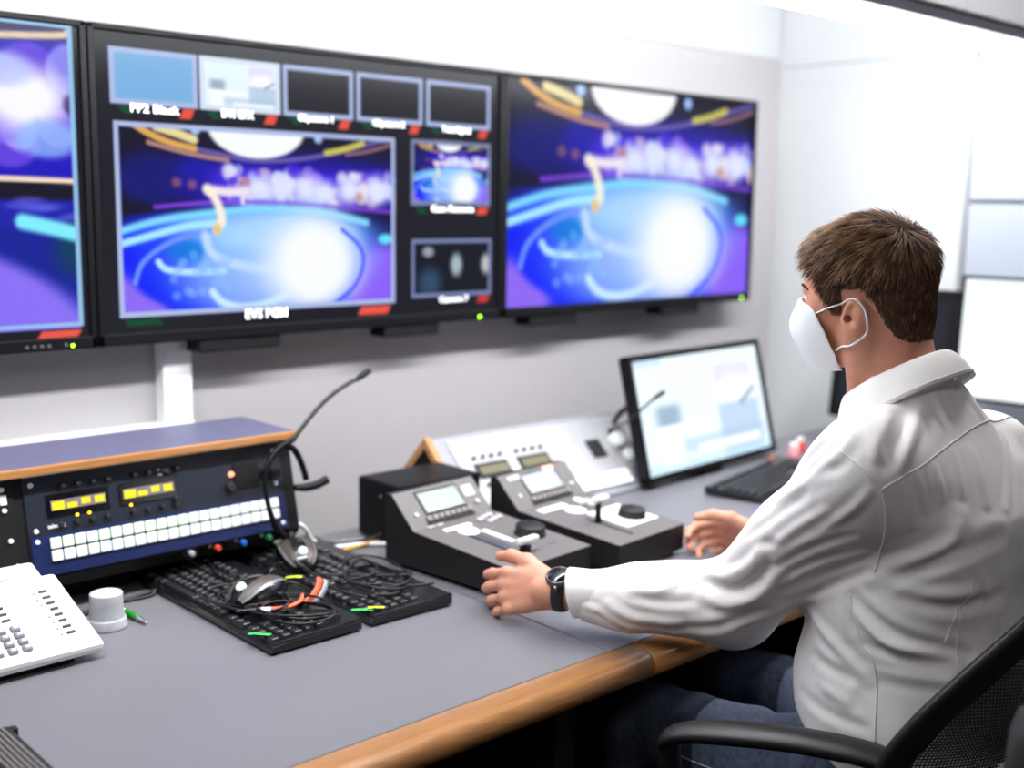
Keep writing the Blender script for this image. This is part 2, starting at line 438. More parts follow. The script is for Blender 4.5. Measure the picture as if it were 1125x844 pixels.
BORD = (176, 190, 232)
def multiview(u, v):
    img = np.zeros(u.shape + (3,)); img[...] = np.array([24, 23, 28]) / 255
    tops = [(0.040, 0.213), (0.2185, 0.3945), (0.401, 0.5715), (0.580, 0.7575), (0.768, 0.958)]
    def sub(u0, v0, u1, v1, fn):
        m = rect(u, v, u0, v0, u1, v1, 0.001)
        sel = m > 0.001
        uu = np.clip((u - u0) / (u1 - u0), 0, 1); vv = np.clip((v - v0) / (v1 - v0), 0, 1)
        pic = fn(uu, vv)
        img[sel] = (img * (1 - m[..., None]) + pic * m[..., None])[sel]
    flat = lambda c: (lambda uu, vv: np.zeros(uu.shape + (3,)) + np.array(c) / 255.0)
    fills = [flat((122, 178, 226)), desk_view, flat((30, 28, 33)), flat((30, 28, 33)), flat((30, 28, 33))]
    for (a, b), fn in zip(tops, fills):
        sub(a, 0.064, b, 0.238, fn)
        frame_rect(img, u, v, a, 0.064, b, 0.238, 0.017, BORD if fn is not fills[1] else (216, 228, 250))
        put(img, slant(u, v, b - 0.030, b - 0.006, 0.240, 0.272, 0.28), (232, 82, 62))
        put(img, slant(u, v, a + 0.010, a + 0.030, 0.240, 0.266, -0.6), (0, 74, 40))
    sub(0.044, 0.290, 0.681, 0.912, studio)
    frame_rect(img, u, v, 0.044, 0.290, 0.681, 0.912, 0.017, BORD)
    put(img, slant(u, v, 0.590, 0.670, 0.920, 0.950, 0.32), (238, 88, 70))
    put(img, slant(u, v, 0.052, 0.122, 0.917, 0.940, -0.35), (0, 70, 38))
    sub(0.725, 0.292, 0.960, 0.540, studio)
    frame_rect(img, u, v, 0.725, 0.292, 0.960, 0.540, 0.015, (130, 140, 176))
    put(img, slant(u, v, 0.925, 0.956, 0.545, 0.575, 0.3), (232, 82, 62))
    put(img, slant(u, v, 0.735, 0.76, 0.545, 0.572, -0.6), (0, 74, 40))
    def dark_room(uu, vv):
        im = np.zeros(uu.shape + (3,)); im[...] = np.array([12, 16, 24]) / 255
        put(im, ell(uu, vv, 0.55, 0.45, 0.07, 0.20, 0.5), (170, 186, 196))
        put(im, ell(uu, vv, 0.20, 0.22, 0.07, 0.09, 0.4), (150, 158, 170))
        put(im, ell(uu, vv, 0.22, 0.75, 0.14, 0.25, 0.7) * 0.7, (60, 100, 140))
        put(im, ell(uu, vv, 0.93, 0.45, 0.06, 0.18, 0.5), (190, 196, 190))
        return im
    sub(0.727, 0.670, 0.966, 0.898, dark_room)
    frame_rect(img, u, v, 0.727, 0.670, 0.966, 0.898, 0.015, (124, 134, 182))
    put(img, slant(u, v, 0.930, 0.962, 0.902, 0.930, 0.3), (206, 60, 52))
    return np.clip(img, 0, 1)

def closeup(u, v):
    """left screen: out-of-focus stage lights over a violet floor, window border at the right"""
    rs = np.random.RandomState(3)
    X = (u - 0.845) / 0.13          # 0..1 over the part next to the right border
    img = np.zeros(u.shape + (3,)); img[...] = np.array([30, 16, 190]) / 255
    put(img, 1 - smooth(0.02, 0.10, v), (34, 30, 70))
    for k in range(90):
        x = rs.uniform(-6.4, 1.0); y = rs.uniform(0.10, 0.42); w = rs.uniform(0.12, 0.42)
        c = [(150, 130, 250), (170, 170, 255), (120, 80, 235), (60, 40, 225)][rs.randint(4)]
        put(img, ell(X, v, x, y, w, w * 0.22, 0.12) * 0.75, c)
    for dx in (0.0, -2.2, -4.6):
        put(img, ell(X, v, 0.32 + dx, 0.24, 0.55, 0.09, 0.5), (252, 252, 255))
        put(img, ell(X, v, 0.62 + dx, 0.36, 0.42, 0.055, 0.3) * 0.8, (150, 190, 255))
        put(img, ell(X, v, 0.05 + dx, 0.16, 0.4, 0.05, 0.4) * 0.8, (190, 200, 255))
        put(img, ell(X, v, 0.95 + dx, 0.255, 0.10, 0.03, 0.5) * 0.8, (60, 50, 90))
    put(img, stroke(u, v, [(0.0, 0.16), (0.85, 0.066), (0.97, 0.040)], 0.010), (232, 208, 172))
    put(img, rect(u, v, -1, 0.485, 2, 0.57, 0.004), (14, 10, 26))
    put(img, stroke(u, v, [(0, 0.468), (0.84, 0.478), (1, 0.486)], 0.008), (250, 224, 196))
    put(img, smooth(0.53, 0.55, v), (24, 30, 170))
    for k in range(40):
        put(img, ell(X, v, rs.uniform(-6, 1), rs.uniform(0.54, 0.60), 0.2, 0.012, 0.5) * 0.5, (110, 110, 240))
    put(img, smooth(0.61, 0.64, v), (14, 30, 150))
    put(img, ell(X, v, -2.4, 1.05, 3.7, 0.43, 0.06), (138, 112, 246))
    put(img, ell(X, v, 1.0, 0.69, 0.35, 0.08, 0.6), (0, 60, 92))
    put(img, stroke(u, v, [(0.875, 0.605), (0.93, 0.626), (0.98, 0.648)], 0.024), (130, 240, 255))
    put(img, rect(u, v, 0.9705, -1, 2, 2, 0.001) + rect(u, v, -1, 0.985 - 0.024, 2, 2, 0.001) * 0, (24, 23, 28))
    m = rect(u, v, -1, 0.015, 0.9745, 0.93, 0.001) * (1 - rect(u, v, -1, 0.03, 0.9665, 0.915, 0.001))
    put(img, m, (150, 196, 236))
    put(img, 1 - rect(u, v, -1, 0.012, 0.976, 0.933, 0.001), (24, 23, 28))
    put(img, slant(u, v, 0.90, 0.972, 0.938, 0.972, 0.4), (236, 88, 72))
    return np.clip(img, 0, 1)

def picture_grid(name, w, h, nu, nv, fn, material, parent, M):
    us = np.linspace(0, 1, nu + 1); vs_ = np.linspace(0, 1, nv + 1)
    U, V = np.meshgrid(us, vs_)
    colr = lin(fn(U, V))
    co = np.stack([U * w, np.zeros_like(U), -V * h], -1).reshape(-1, 3)
    idx = np.arange((nu + 1) * (nv + 1)).reshape(nv + 1, nu + 1)
    q = np.stack([idx[:-1, :-1], idx[1:, :-1], idx[1:, 1:], idx[:-1, 1:]], -1).reshape(-1, 4)
    me = bpy.data.meshes.new(name)
    me.vertices.add(len(co)); me.vertices.foreach_set('co', co.ravel())
    me.loops.add(q.size); me.loops.foreach_set('vertex_index', q.ravel())
    me.polygons.add(len(q)); me.polygons.foreach_set('loop_start', np.arange(0, q.size, 4))
    me.update(calc_edges=True)
    at = me.color_attributes.new('picture', 'FLOAT_COLOR', 'POINT')
    at.data.foreach_set('color', np.concatenate([colr.reshape(-1, 3), np.ones((len(co), 1))], 1).ravel())
    me.transform(M)
    return link(name, me, material, parent)

M_screen = screen_mat('lit wall screen', 0.76)
M_mon = screen_mat('lit monitor screen', 0.92)
M_txt = mat('white screen text', rgb(255, 255, 255), 0.5, emit=(0.9, 0.95, 1, 1), estr=0.9)
M_green_led = mat('green status light', rgb(120, 220, 30), 0.3, emit=rgb(150, 240, 20), estr=9.0)

TVW, TVH, TVY, TVT = 1.0362, 0.6, 2.1416, 1.7274
def make_tv(x0, label, fn, nu, nv, texts=(), led=0.925, buttons=False, edge=0.012, brackets=()):
    t = thing('wall_screen', label, 'screen', (x0, TVY, TVT - TVH), 0, 'wall screens')
    fr = MB(); e = edge; W = TVW - 0.003
    fr.box((W / 2, 0.03, TVH - e / 2), (W, 0.06, e), 0.003).box((W / 2, 0.03, 0.012), (W, 0.06, 0.024), 0.003)
    fr.box((e / 2, 0.03, TVH / 2), (e, 0.06, TVH), 0.003).box((W - e / 2, 0.03, TVH / 2), (e, 0.06, TVH), 0.003)
    fr.build('bezel', M_blk, t)
    MB().box((W / 2, 0.045, TVH / 2), (W - 0.01, 0.05, TVH - 0.01), 0.006).build('back_shell', M_blkm, t)
    MB().box((W / 2, 0.084, TVH / 2), (0.5, 0.033, 0.3), 0.004).build('wall_mount', M_blkm, t)
    Mx = Matrix.Translation((e, 0.008, TVH - e))
    s = picture_grid('screen', W - 2 * e, TVH - e - 0.024, nu, nv, fn, M_screen, t, Mx)
    MB().cyl((led * TVW, -0.001, 0.008), (led * TVW, 0.004, 0.008), 0.0028, seg=12).build('power_light', M_green_led, t)
    if buttons:
        for k in range(5):
            xx = 0.90 + 0.0135 * k + (0.018 if k == 4 else 0)
            MB().cyl((xx, -0.002, 0.010), (xx, 0.004, 0.010), 0.0035, seg=12).build('control_button', M_alu, t)
    for (bx0, bw) in brackets:
        MB().box((bx0 + bw / 2, 0.035, -0.012), (bw, 0.06, 0.03), 0.004).build('foot_bracket', M_blkm, t)
    for (body, uc, vc, h, w) in texts:
        text_obj('screen_text', body, h, M_txt, s, Matrix.Translation((uc * TVW, 0.0065, TVH * (1 - vc))) @ Matrix.Rotation(math.pi / 2, 4, 'X'), 0.0003, 0.0004, w)
    return t
inset = lambda fn, e: (lambda u, v: fn((u * (TVW - 0.003 - 2 * e) + e) / TVW, (v * (TVH - e - 0.024) + e) / TVH))
make_tv(0.9216 - TVW, 'leftmost wall screen cut by the picture edge showing violet stage floor', inset(closeup, 0.012), 420, 160, led=0.950, buttons=True)
make_tv(0.9216, 'middle wall screen with large stage picture and seven small windows', inset(multiview, 0.012), 460, 262,
        [('PP2 Black', 0.125, 0.249, 0.022, 0.100), ('DVI GFX', 0.297, 0.247, 0.022, 0.072), ('Clipstore 1', 0.478, 0.242, 0.018, 0.088),
         ('Clipstore 2', 0.664, 0.242, 0.018, 0.088), ('Test Signal', 0.855, 0.246, 0.018, 0.088), ('Cam Remote', 0.845, 0.553, 0.020, 0.13),
         ('Camera 7', 0.85, 0.91, 0.019, 0.09), ('EVS PGM', 0.354, 0.924, 0.027, 0.100)],
        brackets=((0.21, 0.19), (0.675, 0.16)), led=0.925)
make_tv(0.9216 + TVW, 'right wall screen filled by one blue stage picture', studio, 320, 180,
        brackets=((0.10, 0.17), (0.62, 0.17)), led=0.955)
# ------------------------------------------------------------------ desk
DZ = 0.72
M_desk = mat('grey speckled laminate', rgb(110, 109, 115), 0.42, var=0.10, scale=900, bump=0.03, bscale=900)
M_wood = mat('varnished beech edge', rgb(178, 124, 74), 0.28, var=0.16, scale=14, coat=0.5, stretch=(1.5, 14, 14))
M_dark = mat('dark desk frame', rgb(26, 26, 29), 0.6, var=0.1)
desk = thing('control_desk', 'long grey laminate desk with rounded beech front edge', 'desk', (0, 1.163, 0))
for (x0, x1) in ((-0.62, 1.2985), (1.3015, 3.225)):
    MB().box(((x0 + x1) / 2, 0.416, DZ - 0.0125), (x1 - x0, 0.83, 0.025), 0.0012).build('desk_top', M_desk, desk)
    n = 14; poly = [(0.0, DZ - 0.001), (-0.014, DZ - 0.001)]
    for k in range(n + 1):
        an = math.pi / 2 - math.pi * k / n
        poly.append((-0.030 - 0.024 * math.cos(an) * 0.95, DZ - 0.024 + 0.023 * math.sin(an)))
    poly += [(0.0, DZ - 0.047)]
    xa, xb = (x0, x1 + 0.045) if x0 < 0 else (x0 + 0.045, x1)
    mb = MB().prism(poly, 'x', xa, xb)
    mb.sm = [len(f) == 4 for f in mb.f]
    mb.build('wooden_edge', M_wood, desk)
MB().box((1.3, 0.62, 0.36), (3.84, 0.02, 0.62), 0.002).build('added_dark_panel', M_dark, desk)  # dark panel added to keep the space under the desk black
for x in (-0.55, 1.27, 2.55):
    MB().box((x, 0.34, 0.348), (0.05, 0.55, 0.694), 0.004).build('leg_panel', M_dark, desk)
MB().box((2.9, -0.55, DZ - 0.0125), (0.64, 1.0, 0.025), 0.0012).build('return_top', M_desk, desk)
MB().box((2.9, -1.02, 0.348), (0.6, 0.04, 0.694), 0.004).build('leg_panel', M_dark, desk)

# ------------------------------------------------------------------ rack console with intercom panel
M_bluetop = mat('blue grey laminate', rgb(92, 90, 116), 0.45, var=0.08, scale=500)
M_navy = mat('dark navy metal panel', rgb(26, 32, 45), 0.42, var=0.08, scale=120)
M_blue = mat('blue printed strip', rgb(12, 28, 78), 0.42, var=0.08)
M_btn = mat('white translucent key', rgb(236, 242, 238), 0.4, emit=(0.9, 1, 0.93, 1), estr=0.10)
M_btng = mat('pale green lit key', rgb(222, 240, 218), 0.4, emit=(0.8, 1, 0.75, 1), estr=0.16)
M_lcdy = mat('yellow display', rgb(120, 104, 112), 0.3, emit=rgb(120, 104, 112), estr=0.2)
M_lcdc = mat('yellow display segment', rgb(196, 190, 36), 0.3, emit=rgb(226, 220, 40), estr=0.2)
M_amber = mat('amber light', rgb(255, 190, 30), 0.3, emit=rgb(255, 190, 40), estr=2.0)
M_redlit = mat('red lit button', rgb(255, 120, 90), 0.3, emit=rgb(255, 150, 120), estr=1.4)
M_red = mat('red cap', rgb(206, 66, 44), 0.4)
M_bluecap = mat('blue cap', rgb(28, 104, 196), 0.4)
M_greencap = mat('green cap', rgb(20, 112, 66), 0.4)
M_greycap = mat('grey cap', rgb(170, 170, 178), 0.4)
M_knob = mat('black knob', rgb(30, 28, 32), 0.45, var=0.1)

con = thing('rack_console', 'black rack console with blue top and beech trim holding the intercom panel', 'console', (0, 0, DZ))
prof = [(1.965, 0.0), (1.965, 0.040), (1.888, 0.044), (1.872, 0.066), (1.911, 0.242), (2.085, 0.242), (2.085, 0.0)]
MB().prism(prof, 'x', 0.30, 1.187).build('housing', M_blkm, con)
MB().box((0.745, 1.985, 0.2475), (0.89, 0.20, 0.011), 0.002).build('top_board', M_bluetop, con)
MB().box((0.745, 1.884, 0.2465), (0.892, 0.010, 0.015), 0.003).build('beech_trim', M_wood, con)
PH = 0.166
TH = math.atan2(0.039, 0.176)
def panel_part(name, x0, w, m):
    o = MB().box((w / 2, -0.0015, PH / 2), (w, 0.005, PH), 0.0008).build(name, m, con, (x0, 1.873, 0.070), (-TH, 0, 0))
    return o
pan = panel_part('intercom_panel', 0.679, 0.483, M_navy)
MB().box((0.2415, -0.0045, 0.034), (0.478, 0.002, 0.066), 0).build('blue_strip', M_blue, pan)
MB().box((0.2415, -0.003, PH + 0.001), (0.481, 0.007, 0.003), 0.0008).build('top_lip', M_greycap, pan)
kb = MB().box((0, -0.003, 0), (0.0178, 0.006, 0.0178), 0.002).mesh('panel_key')
kg = kb.copy(); kb.materials.append(M_btn); kg.materials.append(M_btng)
for r, z in ((0, 0.0525), (1, 0.0315)):
    for k in range(21):
        o = link('panel_key', kg if r == 0 and (k < 15) else kb, None, pan, (0.041 + 0.0207 * k, -0.0045, z))
def small_knob(x, z, r=0.0052, h=0.010, m=None, name='small_knob'):
    return MB().cyl((x, -0.003, z), (x, -0.003 - h, z), r, r * 0.82, 14, 0.001).build(name, m or M_knob, pan)
for g, (sx, lx) in enumerate(((0.064, 0.040), (0.190, 0.165))):
    for k in range(4):
        small_knob(sx + 0.0262 * k, 0.1440)
        small_knob(sx - 0.010 + 0.0268 * k, 0.0805)
    MB().box((lx + 0.048, -0.0045, 0.1135), (0.108, 0.003, 0.040), 0.006).build('display_bezel', M_blkg, pan)
    MB().box((lx + 0.048, -0.0062, 0.1135), (0.094, 0.001, 0.017), 0).build('display', M_lcdy, pan)
    for k, (w, h, dz) in enumerate(((0.021, 0.014, -0.001), (0.018, 0.009, -0.003), (0.016, 0.011, 0.001), (0.017, 0.012, 0.0))):
        MB().box((lx + 0.013 + 0.0235 * k, -0.0069, 0.1135 + dz), (w, 0.0008, h), 0).build('display_segment', M_lcdc, pan)
for x in (0.083, 0.104, 0.178):
    MB().cyl((x, -0.003, 0.0925 if x < 0.15 else 0.0935), (x, -0.0065, 0.0925 if x < 0.15 else 0.0935), 0.0026, seg=12).build('amber_light', M_amber, pan)
for z in (0.152, 0.076, 0.0585):
    MB().cyl((0.0125, -0.003, z), (0.0125, -0.008, z), 0.0046, 0.0038, 14).build('screw', M_screw, pan)
for (x, z) in ((0.468, 0.150), (0.466, 0.088), (0.470, 0.012)):
    MB().cyl((x, -0.003, z), (x, -0.008, z), 0.0042, 0.0036, 14).build('screw', M_screw, pan)
small_knob(0.375, 0.118, 0.0055, 0.008, M_redlit, 'red_light')
small_knob(0.369, 0.094, 0.0095, 0.014, M_knob, 'volume_knob')
small_knob(0.250, 0.142, 0.006, 0.010)
MB().box((0.2385, -0.004, 0.1465), (0.010, 0.002, 0.004), 0).box((0.2385, -0.004, 0.138), (0.007, 0.002, 0.004), 0).build('marking', M_screw, pan)
small_knob(0.262, 0.090, 0.007, 0.010, M_navy)
MB().box((0.407, -0.0045, 0.112), (0.052, 0.003, 0.050), 0.006).build('loudspeaker_grille', M_blkm, pan)
MB().cyl((0.449, -0.003, 0.107), (0.449, -0.008, 0.107), 0.015, 0.014, 20).cyl((0.449, -0.008, 0.107), (0.449, -0.045, 0.109), 0.009, 0.008, 16).build('microphone_socket', M_blk, pan)
Mf = Matrix.Rotation(math.pi / 2, 4, 'X')
text_obj('panel_text', 'telecast', 0.010, M_screw, pan, Matrix.Translation((0.047, -0.0045, 0.080)) @ Mf, 0.0002, 0.0003, 0.03)
M_stick = mat('red and white sticker', rgb(226, 150, 160), 0.5)
MB().box((0.459, -0.006, 0.049), (0.016, 0.001, 0.010), 0).build('red_sticker', M_red, pan)
MB().box((0.459, -0.006, 0.036), (0.014, 0.001, 0.006), 0).build('violet_sticker', M_bluetop, pan)
pl_ = panel_part('blank_panel', 0.40, 0.262, M_blkm)
for (x, z) in ((0.245, 0.152), (0.246, 0.118), (0.250, 0.068), (0.256, 0.028)):
    MB().cyl((x, -0.003, z), (x, -0.008, z), 0.0046 if z > 0.03 else 0.002, 0.0038 if z > 0.03 else 0.0016, 14).build('screw', M_screw, pl_)
MB().box((0.246, -0.005, 0.135), (0.011, 0.003, 0.017), 0.001).build('panel_catch', M_screw, pl_)
for x, m, rr in ((0.958, M_greycap, 0.0055), (1.010, M_red, 0.006), (1.063, M_bluecap, 0.006), (1.117, M_greencap, 0.006)):
    s = MB().cyl((x, 1.88, 0.060), (x, 1.872, 0.060), 0.0145 if m is M_greycap else 0.008, 0.0135 if m is M_greycap else 0.007, 20).build('socket', M_blkg, con)
    MB().cyl((x, 1.874, 0.060), (x, 1.862, 0.060), rr, rr * 0.9, 16, 0.001).build('plug_cap', m, s)
    if m is not M_greycap:
        MB().cyl((x - 0.014, 1.876, 0.066), (x - 0.014, 1.870, 0.066), 0.0045, 0.004, 10).build('jack', M_alu, s)

# ------------------------------------------------------------------ headset hung on the console
M_cable = mat('black rubber cable', rgb(20, 19, 21), 0.38, var=0.1)
hs = thing('headset', 'black headset with long boom microphone hooked on the console corner', 'headset', (1.16, 1.85, DZ + 0.22))
def rel(o, pts): return [(q[0] - o[0], q[1] - o[1], q[2] - o[2]) for q in pts]
O = (1.16, 1.85, DZ + 0.22)
MB().tube(rel(O, [(1.16, 1.852, 0.962), (1.190, 1.855, 0.990), (1.225, 1.86, 1.018), (1.258, 1.862, 1.040), (1.300, 1.866, 1.058), (1.325, 1.868, 1.066)]), 0.0042, 10).build('microphone_boom', M_cable, hs)
MB().tube(rel(O, [(1.318, 1.867, 1.063), (1.332, 1.868, 1.069), (1.352, 1.870, 1.078)]), [0.0048, 0.0066, 0.006], 10).build('microphone', M_blkm, hs)
MB().tube(rel(O, [(1.165, 1.852, 0.966), (1.130, 1.846, 0.955), (1.103, 1.838, 0.934), (1.089, 1.832, 0.900), (1.090, 1.826, 0.860), (1.103, 1.822, 0.815), (1.122, 1.822, 0.790)]), [0.006, 0.006, 0.005, 0.0045, 0.0045, 0.006, 0.007], 8).build('headband', M_blk, hs)
MB().tube(rel(O, [(1.145, 1.850, 0.957), (1.166, 1.855, 0.945), (1.184, 1.86, 0.918), (1.196, 1.86, 0.882)]), [0.006, 0.0065, 0.006, 0.006], 8).build('side_arm', M_blk, hs)
MB().tube(rel(O, [(1.165, 1.852, 0.872), (1.190, 1.85, 0.869), (1.212, 1.846, 0.872), (1.232, 1.842, 0.880)]), [0.006, 0.0085, 0.0085, 0.0085], 10).build('temple_pad', M_blkm, hs)

# ------------------------------------------------------------------ two remote control panels
M_lcdg = mat('grey green display', rgb(72, 86, 74), 0.25, emit=rgb(150, 172, 156), estr=0.04)
M_lcdb = mat('pale blue display', rgb(78, 92, 104), 0.25, emit=rgb(150, 170, 184), estr=0.05)
M_key = mat('pale grey key', rgb(178, 176, 178), 0.45, var=0.03)
M_keyd = mat('grey key', rgb(120, 114, 112), 0.5, var=0.04)
M_side = mat('black enclosure side', rgb(30, 28, 29), 0.5, var=0.06, scale=150, spec=0.3)
def control_panel(label, loc, rz, lcd, first):
    t = thing('camera_control_panel', label, 'control panel', loc, rz, 'camera control panels')
    W = 0.215
    MB().prism([(0.0, 0.010), (0.0, 0.060), (0.252, 0.079), (0.312, 0.139), (0.330, 0.139), (0.330, 0.010)], 'x', 0, W).build('enclosure', M_side, t)
    for x in (0.02, W - 0.02):
        for y in (0.02, 0.30):
            MB().cyl((x, y, 0), (x, y, 0.0102), 0.008, seg=12).build('rubber_foot', M_blkm, t)
    a = math.atan2(0.019, 0.252)
    flat = MB().box((W / 2, 0.1265, 0.0), (W + 0.002, 0.255, 0.002), 0.0008).build('top_plate', M_dgrey, t, (0, 0, 0.061), (a, 0, 0))
    L2 = math.hypot(0.06, 0.06)
    sl = MB().box((W / 2, L2 / 2, 0.0), (W + 0.002, L2 + 0.002, 0.002), 0.0008).build('display_plate', M_dgrey, t, (0, 0.252, 0.080), (math.pi / 4, 0, 0))
    def on(par, name, c, s, m, bev=0.0008): return MB().box((c[0], c[1], 0.001 + s[2] / 2), s, bev).build(name, m, par)
    lx = 0.105 if first else 0.112
    on(sl, 'display_frame', (lx, 0.051, 0), (0.112, 0.054, 0.0015), M_blkm)
    on(sl, 'display', (lx, 0.051, 0), (0.104, 0.046, 0.0022), lcd)
    for k in range(8):
        on(sl, 'soft_key', (lx - 0.055 + 0.0155 * k, 0.016, 0), (0.0115, 0.011, 0.006), M_keyd, 0.002)
    on(sl, 'key_gap', (lx, 0.0055, 0), (0.128, 0.006, 0.002), M_blkm)
    on(sl, 'label_plate', (0.184, 0.056, 0) if first else (0.040, 0.073, 0), (0.030, 0.026, 0.0015) if first else (0.036, 0.011, 0.0015), M_key)
    MB().cyl((0.190, 0.028, 0.001), (0.190, 0.028, 0.005), 0.005, seg=14).build('round_key', M_key, sl)
    MB().cyl((0.026, 0.030, 0.001), (0.026, 0.030, 0.004), 0.0045, seg=14).build('round_key', M_key, sl)
    if first:
        for k in range(2): on(flat, 'label_key', (0.040 + 0.022 * k, 0.246, 0), (0.018, 0.008, 0.004), M_key, 0.002)
        on(flat, 'label_strip', (0.083, 0.218, 0), (0.070, 0.013, 0.0012), M_white)
        MB().lathe([(0, 0.004), (0.012, 0.004), (0.021, 0.0035), (0.023, 0.001)][::-1], (0.083, 0.190, 0), 10).build('white_plate', M_white, flat)
        for (x, y) in ((0.148, 0.222), (0.166, 0.228), (0.184, 0.232), (0.158, 0.204), (0.176, 0.210), (0.194, 0.214)):
            MB().cyl((x, y, 0.001), (x, y, 0.006), 0.0078, 0.007, 14, 0.001).build('round_key', M_key, flat)
        on(flat, 'label_strip', (0.112, 0.140, 0), (0.013, 0.080, 0.0012), M_white)
        on(flat, 'fader_plate', (0.080, 0.115, 0), (0.024, 0.120, 0.0012), M_alu)
        on(flat, 'fader_slot', (0.066, 0.112, 0), (0.004, 0.120, 0.0018), M_blkm)
        MB().box((0.082, 0.046, 0.010), (0.012, 0.018, 0.018), 0.002).build('fader_stem', M_blkm, flat)
        MB().box((0.090, 0.048, 0.024), (0.050, 0.013, 0.010), 0.003).build('fader_cap', M_white, flat)
        kx, ky, kr, kh = 0.168, 0.110, 0.029, 0.020
        on(flat, 'blue_mark', (0.165, 0.052, 0), (0.020, 0.006, 0.0012), M_bluetop)
        MB().cyl((0.03, 0.02, 0.0), (0.03, 0.02, 0.0022), 0.004, seg=12).build('screw', M_alu, flat)
    else:
        on(flat, 'label_strip', (0.070, 0.222, 0), (0.080, 0.020, 0.0012), M_white)
        MB().box((0.150, 0.105, 0.0018), (0.105, 0.105, 0.0016), 0.0006).build('white_plate', M_white, flat)
        MB().lathe([(0.024, 0.0012), (0.022, 0.003), (0, 0.003)], (0.098, 0.185, 0), 12).build('white_plate', M_white, flat)
        for (x, y) in ((0.140, 0.205), (0.160, 0.205), (0.150, 0.185)):
            MB().cyl((x, y, 0.001), (x, y, 0.008), 0.011, 0.010, 14, 0.001).build('round_key', M_key, flat)
        on(flat, 'lever_slot', (0.073, 0.082, 0), (0.005, 0.115, 0.0016), M_blkm)
        MB().cyl((0.073, 0.108, 0.0), (0.073, 0.112, 0.044), 0.0065, 0.0055, 14).build('lever', M_blkm, flat)
        MB().box((0.079, 0.112, 0.048), (0.044, 0.014, 0.010), 0.0035).build('lever_cap', M_white, flat)
        MB().cyl((0.155, 0.225, 0.001), (0.155, 0.225, 0.004), 0.010, seg=16).build('key_base', M_white, flat)
        on(sl, 'red_tally', (0.150, 0.0765, 0), (0.032, 0.011, 0.003), M_redlit, 0.001)
        kx, ky, kr, kh = 0.163, 0.092, 0.028, 0.018
    kn = MB().lathe([(kr * 1.05, 0.001), (kr * 1.05, 0.004), (kr, 0.005), (kr * 0.97, kh - 0.002), (kr * 0.93, kh), (0, kh)], (kx, ky, 0), 36).build('jog_knob', M_side, flat)
    MB().cyl((kx + 0.012, ky + 0.012, kh - 0.001), (kx + 0.012, ky + 0.012, kh + 0.0006), 0.0045, seg=14).build('finger_dimple', M_blkm, kn)
    return t
control_panel('black camera control panel with green display beside the keyboards', (1.328, 1.418, DZ), math.radians(5), M_lcdg, True)
control_panel('black camera control panel with white lever and red lamp on its display', (1.583, 1.400, DZ), math.radians(5.5), M_lcdb, False)

# ------------------------------------------------------------------ sloped housing with silver panel
wh = thing('sloped_rack_housing', 'sloped grey rack housing with silver intercom panel and beech edged end', 'console', (1.605, 1.83, DZ))
sA = math.atan2(0.165, 0.165)
HW = 0.60
MB().prism([(0.0, 0.004), (0.165, 0.165), (0.32, 0.004)], 'x', 0.002, HW).build('housing', mat('pale grey housing', rgb(140, 140, 150), 0.5), wh)
tri = [(-0.004, 0.0), (0.165, 0.172), (0.326, 0.0)]
inn = [(0.030, 0.012), (0.165, 0.148), (0.290, 0.012)]
mb = MB()
for i in range(3):
    j = (i + 1) % 3
    mb.prism([tri[i], tri[j], inn[j], inn[i]], 'x', -0.014, 0.002)
mb.build('beech_end_trim', M_wood, wh)
MB().prism(inn, 'x', -0.006, 0.002).build('end_plate', M_blkm, wh)
SL = math.hypot(0.165, 0.161)
sp = MB().box((0.318, SL / 2 + 0.012, 0.002), (0.56, 0.178, 0.004), 0.001)\
    .build('silver_panel', mat('silver panel metal', rgb(164, 164, 168), 0.4, 0.1), wh, (0, 0, 0.004), (math.atan2(0.161, 0.165), 0, 0))
for g, lx in enumerate((0.125, 0.255)):
    MB().box((lx, 0.125, 0.0055), (0.100, 0.040, 0.003), 0.001).build('display_bezel', M_blkm, sp)
    MB().box((lx, 0.125, 0.0074), (0.084, 0.022, 0.0012), 0).build('display', mat('olive display', rgb(74, 68, 20), 0.35, emit=rgb(128, 118, 40), estr=0.06), sp)
    for k in range(4):
        for dz in (0.160, 0.088):
            MB().cyl((lx - 0.04 + 0.026 * k, dz, 0.004), (lx - 0.04 + 0.026 * k, dz, 0.012), 0.0045, seg=10).build('small_knob', M_knob, sp)
for k in range(6):
    MB().cyl((0.07 + 0.05 * k, 0.168, 0.004), (0.07 + 0.05 * k, 0.168, 0.006), 0.002, seg=8).build('amber_light', M_amber if k == 5 else M_keyd, sp)
for r in range(2):
    for k in range(20):
        link('panel_key', kb, None, sp, (0.10 + 0.0215 * k, 0.048 - 0.021 * r, 0.0045), (-math.pi / 2, 0, 0))
MB().box((0.465, 0.128, 0.006), (0.046, 0.052, 0.005), 0.002).build('loudspeaker_grille', M_side, sp)
MB().cyl((0.535, 0.135, 0.003), (0.535, 0.135, 0.030), 0.020, 0.018, 18).build('microphone_socket', M_white, sp)
MB().cyl((0.555, 0.092, 0.003), (0.555, 0.092, 0.018), 0.017, 0.016, 18).build('volume_knob', M_white, sp)
M_vio = mat('violet sticker', rgb(96, 84, 150), 0.5, var=0.4, scale=120)
MB().box((0.565, 0.040, 0.0052), (0.045, 0.04, 0.001), 0).build('violet_sticker', M_vio, sp)
MB().box((0.558, 0.044, 0.0062), (0.018, 0.018, 0.001), 0).build('pink_sticker', M_stick, sp)
gm = thing('gooseneck_microphone', 'short black gooseneck microphone in front of the work monitor', 'microphone', (2.19, 1.93, DZ + 0.12))
O = (2.19, 1.93, DZ + 0.12)
